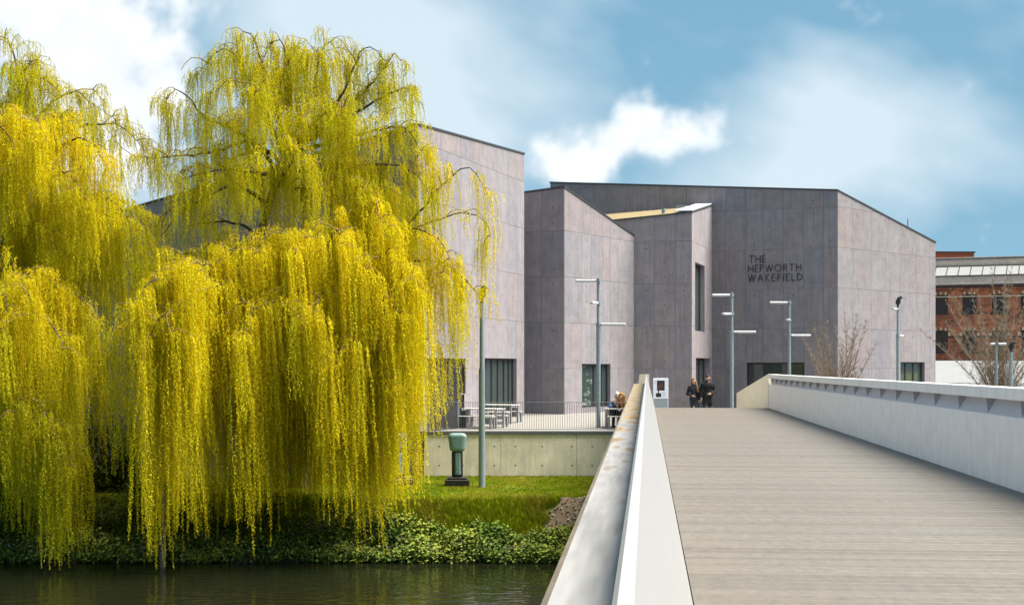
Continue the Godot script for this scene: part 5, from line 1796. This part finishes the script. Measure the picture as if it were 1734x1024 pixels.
func bank_plants() -> void:
	var r := RandomNumberGenerator.new()
	r.seed = 515
	var patch := FastNoiseLite.new()
	patch.seed = 90
	# grass: short on the flat, longer and darker on the steep front
	var short := [[], []]
	var tint := [[], []]
	for i in 60000:
		var x := r.randf_range(-19.0, 4.6)
		var d := r.randf_range(36.0, 44.6) if i < 42000 else r.randf_range(36.0, 37.8)
		var y := bank_height(x, -d)
		if y < -2.45 or slip_height(x, -d) > y - 0.01:
			continue
		if x < -9.0 and r.randf() < 0.5:
			continue
		var steep := y < LAWN - 0.06
		var k := 1 if steep else 0
		var b := Basis(Vector3.UP, r.randf() * TAU).scaled(Vector3.ONE * r.randf_range(0.7, 1.3))
		short[k].append(Transform3D(b, Vector3(x, y - 0.005, -d)))
		var g := r.randf_range(0.8, 1.2)
		var pn := patch.get_noise_2d(x * 40.0, d * 40.0)
		tint[k].append(Color(0.215, 0.255, 0.005).lerp(Color(0.26, 0.22, 0.03), clampf(pn * 1.6, 0.0, 0.55)).lerp(Color(0.12, 0.19, 0.006), clampf(-pn * 1.6, 0.0, 0.6)) * g)
	tag(swarm("lawn_grass", tuft_mesh(1, 0.055, 0.05, 12), M.blade, short[0], tint[0]), "", "", "", "stuff")
	tag(swarm("bank_grass", tuft_mesh(2, 0.17, 0.08, 18), M.blade, short[1], tint[1]), "", "", "", "stuff")

	# leafy creeper along the water below the grass
	var cl := [leaf_cluster(3, 16, 0.16, 0.085), leaf_cluster(4, 16, 0.20, 0.065)]
	var places := [[], []]
	var tints := [[], []]
	for i in 7600:
		var x := r.randf_range(-17.0, 2.7)
		var u := r.randf()
		var d := lerpf(34.95, 36.1, u)
		var y := maxf(bank_height(x, -d), RIVER + 0.05) + r.randf_range(-0.02, 0.26) * (0.3 + 0.8 * absf(sin(x * 2.1 + u * 3.0)))
		if x < -4.0 and r.randf() < 0.5:
			continue
		var b := Basis(Vector3.UP, r.randf() * TAU).scaled(Vector3.ONE * r.randf_range(0.7, 1.35))
		places[i % 2].append(Transform3D(b, Vector3(x, y, -d)))
		var g := r.randf_range(0.75, 1.25)
		tints[i % 2].append(Color(0.20 * g, 0.25 * g, 0.050) if patch.get_noise_2d(x * 60.0, d * 60.0) + r.randf_range(-0.3, 0.3) > -0.08 else Color(0.09 * g, 0.15 * g, 0.03))
	for k in 2:
		tag(swarm("creeper", cl[k], M.ivy, places[k], tints[k]), "", "", "", "stuff")
	# dead stems and roots hanging over the water
	var stems := S()
	for i in 420:
		var x := r.randf_range(-16.0, 2.6)
		var d := r.randf_range(35.1, 35.7)
		var p := Vector3(x, RIVER + r.randf_range(0.05, 0.45), -d)
		var q := p + Vector3(r.randf_range(-0.35, 0.35), r.randf_range(-0.35, 0.18), r.randf_range(0.0, 0.35))
		tube(stems, [p, p.lerp(q, 0.5) + Vector3(0, 0.06, 0.03), q], [0.008, 0.006, 0.003], 4, false)
	tag(part("dead_stems", stems, M.bare_twig), "", "", "", "stuff")
	# rubble slip in the grass bank
	for k in 4:
		var st := S()
		for i in 45:
			var d := r.randf_range(36.3, 37.35)
			var x := r.randf_range(0.72, 1.95)
			if slip_height(x, -d) < bank_height(x, -d):
				continue
			var s := r.randf_range(0.016, 0.055)
			var b := Basis.from_euler(Vector3(r.randf() * 3, r.randf() * 3, r.randf() * 3))
			bar(st, Vector3(x, slip_height(x, -d) + s * 0.15, -d), Vector3(s * 1.6, s, s * 1.2), s * 0.28, b)
		tag(part("rubble", st, M.stones[k]), "", "", "", "stuff")

	# bushes under the willows, each with its stems
	var shapes := [leaf_cluster(5, 20, 0.30, 0.075), leaf_cluster(6, 20, 0.26, 0.055)]
	var spots := [
		[-14.6, 36.4, 1.5, 1.5, 0, "dark green bush at the water's edge by the left border, under the left willow"],
		[-12.7, 36.1, 1.3, 1.25, 0, "dark bush at the water's edge, second from the left border"],
		[-11.0, 36.3, 1.25, 1.1, 1, "mid green bush at the water's edge left of the mooring post"],
		[-9.2, 36.3, 1.3, 1.15, 0, "dark bush at the water's edge straight behind the mooring post"],
		[-7.5, 36.2, 1.2, 0.95, 0, "dark low bush at the water's edge right of the mooring post"],
		[-5.9, 36.1, 1.2, 0.85, 0, "dark low bush at the water's edge in front of the big willow's trunk"],
		[-4.6, 35.9, 0.9, 0.65, 1, "small bush of bramble where the willow's longest curtain meets the creeper"],
		[-13.5, 39.2, 2.2, 3.2, 1, "tall leafy green bush standing behind the left willow's hanging shoots"],
		[-11.0, 39.6, 2.0, 3.4, 1, "tall rounded green bush between the two willows"],
		[-15.6, 39.5, 2.0, 2.5, 0, "tall dark bush at the left border behind the left willow"],
	]
	for s in spots:
		var base := bank_height(s[0], -s[1])
		var t := thing("bush", s[5], "bush", Vector3(s[0], base, -s[1]), 0.0, "bushes under the willows")
		var pl := [[], []]
		var ti := [[], []]
		var count := int(240 * s[2] * s[3])
		for i in count:
			var az := r.randf() * TAU
			var el := asin(r.randf_range(-0.15, 1.0))
			var k := pow(r.randf(), 0.33) * (0.82 + 0.25 * sin(az * 3.0 + el * 4.0))
			var p := Vector3(cos(az) * cos(el) * s[2] * k, sin(el) * s[3] * k + 0.15, sin(az) * cos(el) * s[2] * 0.75 * k)
			pl[i % 2].append(Transform3D(Basis(Vector3.UP, r.randf() * TAU).scaled(Vector3.ONE * r.randf_range(0.7, 1.25)), p))
			var g := r.randf_range(0.7, 1.3)
			ti[i % 2].append(Color(0.085 * g, 0.112 * g, 0.016))
		var st := S()
		for i in 9:
			var az := TAU * i / 9.0
			tube(st, [Vector3(0, -0.1, 0), Vector3(cos(az) * s[2] * 0.3, s[3] * 0.4, sin(az) * s[2] * 0.3), Vector3(cos(az) * s[2] * 0.65, s[3] * 0.75, sin(az) * s[2] * 0.5)], [0.03, 0.02, 0.006], 5, false)
		part("stems", st, M.bark, t)
		for k in 2:
			swarm("foliage", shapes[k], M.ivy, pl[k], ti[k], t)


# ---------------------------------------------------------------- people

func hand(st: SurfaceTool, wrist: Vector3, towards: Vector3, palm_side: Vector3, k := 1.0) -> void:
	# a palm, four curled fingers of unequal length and a thumb from the side of the palm
	var d := towards.normalized()
	var s := palm_side.normalized()
	var n := d.cross(s).normalized()
	flesh(st, [[wrist, wrist + d * 0.075 * k, 0.024 * k, 0.030 * k], [wrist + s * 0.02 * k, wrist + d * 0.08 * k + s * 0.026 * k, 0.018 * k, 0.016 * k], [wrist - s * 0.02 * k, wrist + d * 0.075 * k - s * 0.026 * k, 0.018 * k, 0.015 * k]], 0.008, 0.012)
	for f in 4:
		var root := wrist + d * 0.08 * k + s * (0.030 - 0.020 * f) * k
		var l: float = [0.068, 0.078, 0.072, 0.056][f] * k
		var j1 := root + d * l * 0.45 + n * 0.004
		var j2 := j1 + (d * 0.8 + n * 0.6).normalized() * l * 0.32
		var j3 := j2 + (d * 0.35 + n * 0.9).normalized() * l * 0.26
		tube(st, [root - d * 0.015, root, j1, j2, j3], [0.0085, 0.0092, 0.0085, 0.0078, 0.006], 7)
	var tb := wrist + d * 0.025 * k + s * 0.032 * k
	tube(st, [wrist + d * 0.012 * k + s * 0.018 * k, tb, tb + (d + s * 0.75).normalized() * 0.032 * k, tb + (d + s * 0.45).normalized() * 0.060 * k + n * 0.008], [0.012, 0.012, 0.010, 0.007], 7)


func face_of(t: Node3D, c: Vector3, turn: float, body: SurfaceTool, k := 1.0) -> void:
	# head round c: skull, jaw, nose, ears; eyes and mouth are parts
	var b := Basis(Vector3.UP, turn) * k
	var at := func(x: float, y: float, z: float) -> Vector3: return c + b * Vector3(x, y, z)
	flesh(body, [
		[at.call(0, 0.035, -0.02), at.call(0, 0.035, 0.012), 0.085 * k, 0.082 * k], [at.call(0, -0.03, 0.012), at.call(0, -0.085, 0.040), 0.068 * k, 0.036 * k],
		[at.call(0, -0.05, -0.02), at.call(0, -0.20, -0.025), 0.052 * k, 0.058 * k], [at.call(0, 0.020, 0.088), at.call(0, -0.020, 0.108), 0.009 * k, 0.015 * k],
		[at.call(0.082, 0.02, -0.01), at.call(0.084, -0.025, -0.006), 0.016 * k, 0.012 * k], [at.call(-0.082, 0.02, -0.01), at.call(-0.084, -0.025, -0.006), 0.016 * k, 0.012 * k],
		[at.call(-0.035, 0.036, 0.074), at.call(0.035, 0.036, 0.074), 0.016 * k, 0.016 * k], [at.call(-0.022, -0.056, 0.082), at.call(0.022, -0.056, 0.082), 0.010 * k, 0.010 * k],
	], 0.0105, 0.022)
	var eyes := S()
	for s in [-1.0, 1.0]:
		tube(eyes, [at.call(s * 0.033 - 0.012, 0.012, 0.083), at.call(s * 0.033, 0.014, 0.087), at.call(s * 0.033 + 0.012, 0.012, 0.083)], [0.003, 0.007 * k, 0.003], 6)
		tube(eyes, [at.call(s * 0.033 - 0.016, 0.030, 0.088), at.call(s * 0.033 + 0.016, 0.031, 0.088)], [0.003, 0.003], 5)
	part("eyes", eyes, M.black_hair, t)
	var mouth := S()
	tube(mouth, [at.call(-0.022, -0.050, 0.090), at.call(0, -0.049, 0.095), at.call(0.022, -0.050, 0.090)], [0.002, 0.005, 0.002], 6)
	part("mouth", mouth, paint(Color(0.30, 0.10, 0.08), 0.5), t)


func people() -> void:
	# --- man in a long black coat, walking towards the bridge, head turned to the woman
	var m := thing("person", "bearded walking person in a long black coat and dark cap, hand at the coat front", "person", Vector3(7.88, -0.04, -57.0), 0.06)
	var body := S()
	var bones := [
		[Vector3(0, 0.98, 0), Vector3(0, 1.22, 0), 0.125, 0.125, 0.75], [Vector3(-0.07, 1.36, 0), Vector3(0.07, 1.36, 0), 0.13, 0.13, 0.8], [Vector3(-0.17, 1.44, 0), Vector3(0.17, 1.44, 0), 0.06, 0.06],
		[Vector3(0, 1.44, 0), Vector3(0, 1.56, 0.01), 0.06, 0.055],
		[Vector3(-0.10, 0.93, 0), Vector3(-0.115, 0.50, 0.10), 0.085, 0.055], [Vector3(-0.115, 0.50, 0.10), Vector3(-0.12, 0.10, 0.06), 0.055, 0.038], [Vector3(-0.12, 0.06, 0.03), Vector3(-0.13, 0.035, 0.20), 0.045, 0.03],
		[Vector3(0.10, 0.93, 0), Vector3(0.11, 0.50, 0.02), 0.085, 0.055], [Vector3(0.11, 0.50, 0.02), Vector3(0.115, 0.12, -0.20), 0.055, 0.038], [Vector3(0.115, 0.07, -0.22), Vector3(0.125, 0.035, -0.06), 0.045, 0.03],
		[Vector3(-0.21, 1.42, 0), Vector3(-0.275, 1.14, -0.02), 0.055, 0.042], [Vector3(-0.275, 1.14, -0.02), Vector3(-0.27, 0.90, 0.06), 0.042, 0.028],
		[Vector3(0.21, 1.42, 0), Vector3(0.285, 1.15, -0.03), 0.055, 0.042], [Vector3(0.285, 1.15, -0.03), Vector3(0.09, 1.05, 0.18), 0.042, 0.028],
	]
	flesh(body, bones, 0.022, 0.05)
	face_of(m, Vector3(0, 1.665, 0.01), -0.55, body)
	hand(body, Vector3(-0.27, 0.89, 0.065), Vector3(0.02, -1, 0.12), Vector3(0.2, 0, 1))
	hand(body, Vector3(0.085, 1.047, 0.185), Vector3(-1, -0.12, 0.25), Vector3(0, 1, 0.2))
	part("body", body, M.face, m)
	var coat := S()
	flesh(coat, [
		[Vector3(0, 1.0, 0), Vector3(0, 1.24, 0), 0.155, 0.15, 0.8], [Vector3(-0.08, 1.36, 0), Vector3(0.08, 1.36, 0), 0.155, 0.155, 0.85], [Vector3(-0.18, 1.43, 0), Vector3(0.18, 1.43, 0), 0.078, 0.078],
		[Vector3(-0.09, 1.0, 0.01), Vector3(-0.105, 0.66, 0.03), 0.125, 0.12], [Vector3(0.09, 1.0, 0.01), Vector3(0.10, 0.66, 0.01), 0.125, 0.12], [Vector3(0, 0.98, 0), Vector3(0, 0.70, 0.02), 0.13, 0.10],
		[Vector3(-0.075, 1.50, 0.0), Vector3(0.075, 1.50, 0.0), 0.045, 0.045],
		[Vector3(-0.215, 1.42, 0), Vector3(-0.28, 1.14, -0.02), 0.078, 0.062], [Vector3(-0.28, 1.14, -0.02), Vector3(-0.272, 0.93, 0.055), 0.062, 0.048],
		[Vector3(0.215, 1.42, 0), Vector3(0.29, 1.15, -0.03), 0.078, 0.064], [Vector3(0.29, 1.15, -0.03), Vector3(0.13, 1.065, 0.16), 0.064, 0.05],
	], 0.022, 0.045)
	part("coat", coat, M.black_cloth, m)
	var trousers := S()
	flesh(trousers, [[Vector3(-0.10, 0.86, 0.01), Vector3(-0.115, 0.50, 0.10), 0.095, 0.075], [Vector3(-0.115, 0.50, 0.10), Vector3(-0.12, 0.12, 0.06), 0.075, 0.062], [Vector3(0.10, 0.86, 0), Vector3(0.11, 0.50, 0.02), 0.095, 0.075], [Vector3(0.11, 0.50, 0.02), Vector3(0.115, 0.14, -0.19), 0.075, 0.062]], 0.022, 0.03)
	part("trousers", trousers, M.jeans, m)
	for s in [[-0.12, 0.03, 0.20], [0.115, -0.22, -0.05]]:
		var shoe := S()
		flesh(shoe, [[Vector3(s[0], 0.06, s[1]), Vector3(s[0], 0.045, s[2]), 0.055, 0.042]], 0.018, 0.02)
		part("shoe", shoe, M.black_cloth, m)
	var hb := Basis(Vector3.UP, -0.55)
	var c := Vector3(0, 1.665, 0.01)
	var beard := S()
	flesh(beard, [[c + hb * Vector3(-0.05, -0.065, 0.03), c + hb * Vector3(0.05, -0.065, 0.03), 0.032, 0.032], [c + hb * Vector3(0, -0.085, 0.06), c + hb * Vector3(0, -0.125, 0.055), 0.042, 0.03]], 0.012, 0.03)
	part("beard", beard, M.black_hair, m)
	var cap := S()
	flesh(cap, [[c + hb * Vector3(0, 0.075, -0.025), c + hb * Vector3(0, 0.085, 0.02), 0.088, 0.078], [c + hb * Vector3(-0.04, 0.065, 0.085), c + hb * Vector3(0.04, 0.065, 0.085), 0.014, 0.014], [c + hb * Vector3(0, 0.0, -0.06), c + hb * Vector3(0, 0.05, -0.05), 0.06, 0.07]], 0.012, 0.025)
	part("cap", cap, M.black_hair, m)

	# --- woman with long brown hair, walking beside him
	var w := thing("person", "walking person with long light brown hair over a dark navy jacket", "person", Vector3(7.33, -0.04, -57.1), 0.03)
	var wb := S()
	flesh(wb, [
		[Vector3(0, 0.90, 0), Vector3(0, 1.12, 0), 0.115, 0.105, 0.75], [Vector3(-0.06, 1.24, 0), Vector3(0.06, 1.24, 0), 0.11, 0.11, 0.8], [Vector3(-0.14, 1.32, 0), Vector3(0.14, 1.32, 0), 0.05, 0.05],
		[Vector3(0, 1.32, 0), Vector3(0, 1.44, 0.01), 0.05, 0.046],
		[Vector3(-0.09, 0.86, 0), Vector3(-0.075, 0.46, 0.02), 0.082, 0.05], [Vector3(-0.075, 0.46, 0.02), Vector3(-0.06, 0.12, -0.18), 0.05, 0.034], [Vector3(-0.06, 0.07, -0.20), Vector3(-0.06, 0.03, -0.06), 0.04, 0.028],
		[Vector3(0.09, 0.86, 0), Vector3(0.08, 0.46, 0.12), 0.082, 0.05], [Vector3(0.08, 0.46, 0.12), Vector3(0.06, 0.10, 0.10), 0.05, 0.034], [Vector3(0.06, 0.06, 0.08), Vector3(0.06, 0.03, 0.23), 0.04, 0.028],
		[Vector3(-0.18, 1.30, 0), Vector3(-0.245, 1.04, -0.03), 0.048, 0.037], [Vector3(-0.245, 1.04, -0.03), Vector3(-0.09, 0.97, 0.16), 0.037, 0.025],
		[Vector3(0.18, 1.30, 0), Vector3(0.215, 1.03, -0.02), 0.048, 0.037], [Vector3(0.215, 1.03, -0.02), Vector3(0.21, 0.80, 0.03), 0.037, 0.025],
	], 0.022, 0.045)
	face_of(w, Vector3(0, 1.535, 0.015), 0.1, wb, 0.94)
	hand(wb, Vector3(-0.085, 0.968, 0.165), Vector3(1, -0.2, 0.2), Vector3(0, 1, 0.2), 0.92)
	hand(wb, Vector3(0.21, 0.79, 0.032), Vector3(0, -1, 0.1), Vector3(-0.2, 0, 1), 0.92)
	part("body", wb, M.face, w)
	var jacket := S()
	flesh(jacket, [
		[Vector3(0, 0.86, 0), Vector3(0, 1.12, 0), 0.155, 0.128, 0.8], [Vector3(-0.07, 0.84, 0), Vector3(0.07, 0.84, 0), 0.11, 0.11], [Vector3(-0.065, 1.24, 0), Vector3(0.065, 1.24, 0), 0.132, 0.132, 0.85], [Vector3(-0.15, 1.31, 0), Vector3(0.15, 1.31, 0), 0.066, 0.066],
		[Vector3(-0.05, 1.385, 0.005), Vector3(0.05, 1.385, 0.005), 0.055, 0.055],
		[Vector3(-0.185, 1.30, 0), Vector3(-0.25, 1.04, -0.03), 0.068, 0.055], [Vector3(-0.25, 1.04, -0.03), Vector3(-0.125, 0.985, 0.13), 0.055, 0.043],
		[Vector3(0.185, 1.30, 0), Vector3(0.22, 1.03, -0.02), 0.068, 0.055], [Vector3(0.22, 1.03, -0.02), Vector3(0.212, 0.84, 0.02), 0.055, 0.043],
	], 0.022, 0.04)
	part("jacket", jacket, M.navy, w)
	var wt := S()
	flesh(wt, [[Vector3(-0.08, 0.82, 0), Vector3(-0.075, 0.46, 0.02), 0.095, 0.06], [Vector3(-0.075, 0.46, 0.02), Vector3(-0.06, 0.14, -0.17), 0.06, 0.045], [Vector3(0.08, 0.82, 0), Vector3(0.08, 0.46, 0.12), 0.095, 0.06], [Vector3(0.08, 0.46, 0.12), Vector3(0.06, 0.12, 0.10), 0.06, 0.045]], 0.022, 0.03)
	part("trousers", wt, M.jeans, w)
	for s in [[-0.06, -0.20, -0.06], [0.06, 0.08, 0.23]]:
		var shoe := S()
		flesh(shoe, [[Vector3(s[0], 0.055, s[1]), Vector3(s[0], 0.04, s[2]), 0.05, 0.038]], 0.018, 0.02)
		part("shoe", shoe, M.black_cloth, w)
	var hair := S()
	flesh(hair, [
		[Vector3(0, 1.60, -0.02), Vector3(0, 1.615, 0.01), 0.088, 0.080], [Vector3(-0.07, 1.58, 0.0), Vector3(-0.085, 1.42, 0.01), 0.045, 0.035], [Vector3(0.07, 1.59, 0.0), Vector3(0.095, 1.40, 0.05), 0.045, 0.048],
		[Vector3(0.095, 1.40, 0.05), Vector3(0.16, 1.14, 0.11), 0.048, 0.045], [Vector3(0, 1.55, -0.06), Vector3(0, 1.32, -0.08), 0.085, 0.075],
	], 0.013, 0.03)
	part("hair", hair, M.brown_hair, w)

	# --- two people sitting at the table beside the bridge
	seated("seated person in cream knit hat and dark sunglasses, at the table beside the bridge", Vector3(3.50, 0.0, -49.17), 0.25, 0.22, M.navy, M.blue_cloth, M.cream_wool, M.pink_wool, true)
	seated("seated person in maroon coat with mustard fur hood, at the table beside the bridge", Vector3(3.95, 0.0, -49.17), -0.35, 0.28, M.maroon, M.maroon, M.mustard, M.mustard, false)


func seated(label: String, at: Vector3, turn: float, stoop: float, coat_m: Material, sleeve_m: Material, hat_m: Material, scarf_m: Material, shades: bool) -> void:
	var t := thing("person", label, "person", at, turn)
	var body := S()
	var lean := 0.14 + stoop
	var neck := Vector3(0, 0.99 - stoop * 0.5, lean)
	var hc := neck + Vector3(0, 0.165, 0.03 + stoop * 0.4)
	var arms := [
		[Vector3(-0.17, 0.90 - stoop * 0.4, lean * 0.8), Vector3(-0.26, 0.72, lean + 0.10), 0.048, 0.038], [Vector3(-0.26, 0.72, lean + 0.10), Vector3(-0.05, 0.78, 0.36), 0.038, 0.027],
		[Vector3(0.17, 0.90 - stoop * 0.4, lean * 0.8), Vector3(0.26, 0.72, lean + 0.10), 0.048, 0.038], [Vector3(0.26, 0.72, lean + 0.10), Vector3(0.07, 0.76, 0.36), 0.038, 0.027],
	]
	var bones := [
		[Vector3(0, 0.53, 0), Vector3(0, 0.72, lean * 0.5), 0.115, 0.11, 0.8], [Vector3(-0.06, 0.86 - stoop * 0.4, lean * 0.8), Vector3(0.06, 0.86 - stoop * 0.4, lean * 0.8), 0.115, 0.115, 0.8], [Vector3(0, 0.90 - stoop * 0.4, lean * 0.9), neck, 0.06, 0.05],
		[Vector3(-0.09, 0.50, 0), Vector3(-0.10, 0.49, 0.40), 0.08, 0.055], [Vector3(-0.10, 0.49, 0.40), Vector3(-0.10, 0.10, 0.36), 0.055, 0.036], [Vector3(-0.10, 0.05, 0.35), Vector3(-0.10, 0.035, 0.50), 0.042, 0.03],
		[Vector3(0.09, 0.50, 0), Vector3(0.10, 0.49, 0.40), 0.08, 0.055], [Vector3(0.10, 0.49, 0.40), Vector3(0.10, 0.10, 0.36), 0.055, 0.036], [Vector3(0.10, 0.05, 0.35), Vector3(0.10, 0.035, 0.50), 0.042, 0.03],
	]
	bones.append_array(arms)
	flesh(body, bones, 0.024, 0.045)
	face_of(t, hc, 0.0, body, 0.96)
	hand(body, Vector3(-0.04, 0.785, 0.365), Vector3(1, 0.25, 0.1), Vector3(0, 1, 0.3), 0.95)
	hand(body, Vector3(0.06, 0.765, 0.365), Vector3(-1, 0.1, 0.2), Vector3(0, 1, 0.3), 0.95)
	part("body", body, M.face, t)
	var coat := S()
	flesh(coat, [
		[Vector3(0, 0.53, 0), Vector3(0, 0.72, lean * 0.5), 0.15, 0.145, 0.85], [Vector3(-0.08, 0.86 - stoop * 0.4, lean * 0.8), Vector3(0.08, 0.86 - stoop * 0.4, lean * 0.8), 0.14, 0.14, 0.85], [Vector3(-0.15, 0.915 - stoop * 0.4, lean * 0.8), Vector3(0.15, 0.915 - stoop * 0.4, lean * 0.8), 0.065, 0.065],
	], 0.024, 0.04)
	part("coat", coat, coat_m, t)
	var sl := S()
	for a in arms:
		flesh(sl, [[a[0], a[0].lerp(a[1], 0.9), a[2] + 0.018, a[3] + 0.016]], 0.022, 0.03)
	part("sleeves", sl, sleeve_m, t)
	var tr := S()
	flesh(tr, [[Vector3(-0.09, 0.51, 0), Vector3(-0.10, 0.50, 0.40), 0.092, 0.07], [Vector3(-0.10, 0.50, 0.40), Vector3(-0.10, 0.12, 0.36), 0.07, 0.055], [Vector3(0.09, 0.51, 0), Vector3(0.10, 0.50, 0.40), 0.092, 0.07], [Vector3(0.10, 0.50, 0.40), Vector3(0.10, 0.12, 0.36), 0.07, 0.055]], 0.024, 0.03)
	part("trousers", tr, M.jeans, t)
	for s in [-0.10, 0.10]:
		var shoe := S()
		flesh(shoe, [[Vector3(s, 0.055, 0.34), Vector3(s, 0.042, 0.50), 0.052, 0.04]], 0.02, 0.02)
		part("shoe", shoe, M.black_cloth, t)
	var hat := S()
	if shades:
		flesh(hat, [[hc + Vector3(0, 0.075, -0.02), hc + Vector3(0, 0.10, 0.0), 0.096, 0.082], [hc + Vector3(0, 0.175, -0.005), hc + Vector3(0, 0.18, -0.005), 0.028, 0.028]], 0.013, 0.02)
		part("knit_hat", hat, hat_m, t)
		var g := S()
		for s in [-1.0, 1.0]:
			tube(g, [hc + Vector3(s * 0.010, 0.016, 0.096), hc + Vector3(s * 0.034, 0.014, 0.097), hc + Vector3(s * 0.060, 0.018, 0.085)], [0.012, 0.021, 0.014], 8)
		part("sunglasses", g, M.dark_pane, t)
	else:
		flesh(hat, [[hc + Vector3(-0.08, 0.07, -0.01), hc + Vector3(0, 0.125, 0.0), 0.062, 0.066], [hc + Vector3(0, 0.125, 0.0), hc + Vector3(0.08, 0.07, -0.01), 0.066, 0.062], [hc + Vector3(0.085, 0.05, 0), hc + Vector3(0.08, -0.09, 0.02), 0.055, 0.05], [hc + Vector3(-0.085, 0.05, 0), hc + Vector3(-0.08, -0.09, 0.02), 0.055, 0.05], [hc + Vector3(0, 0.04, -0.06), hc + Vector3(0, -0.08, -0.06), 0.08, 0.08]], 0.014, 0.03)
		part("fur_hood", hat, hat_m, t)
	var sc := S()
	flesh(sc, [[neck + Vector3(-0.06, -0.03, 0.03), neck + Vector3(0.06, -0.03, 0.03), 0.05, 0.05], [neck + Vector3(0, -0.03, 0.07), neck + Vector3(0.01, -0.16, 0.10), 0.05, 0.04]], 0.014, 0.03)
	part("scarf", sc, scarf_m, t)
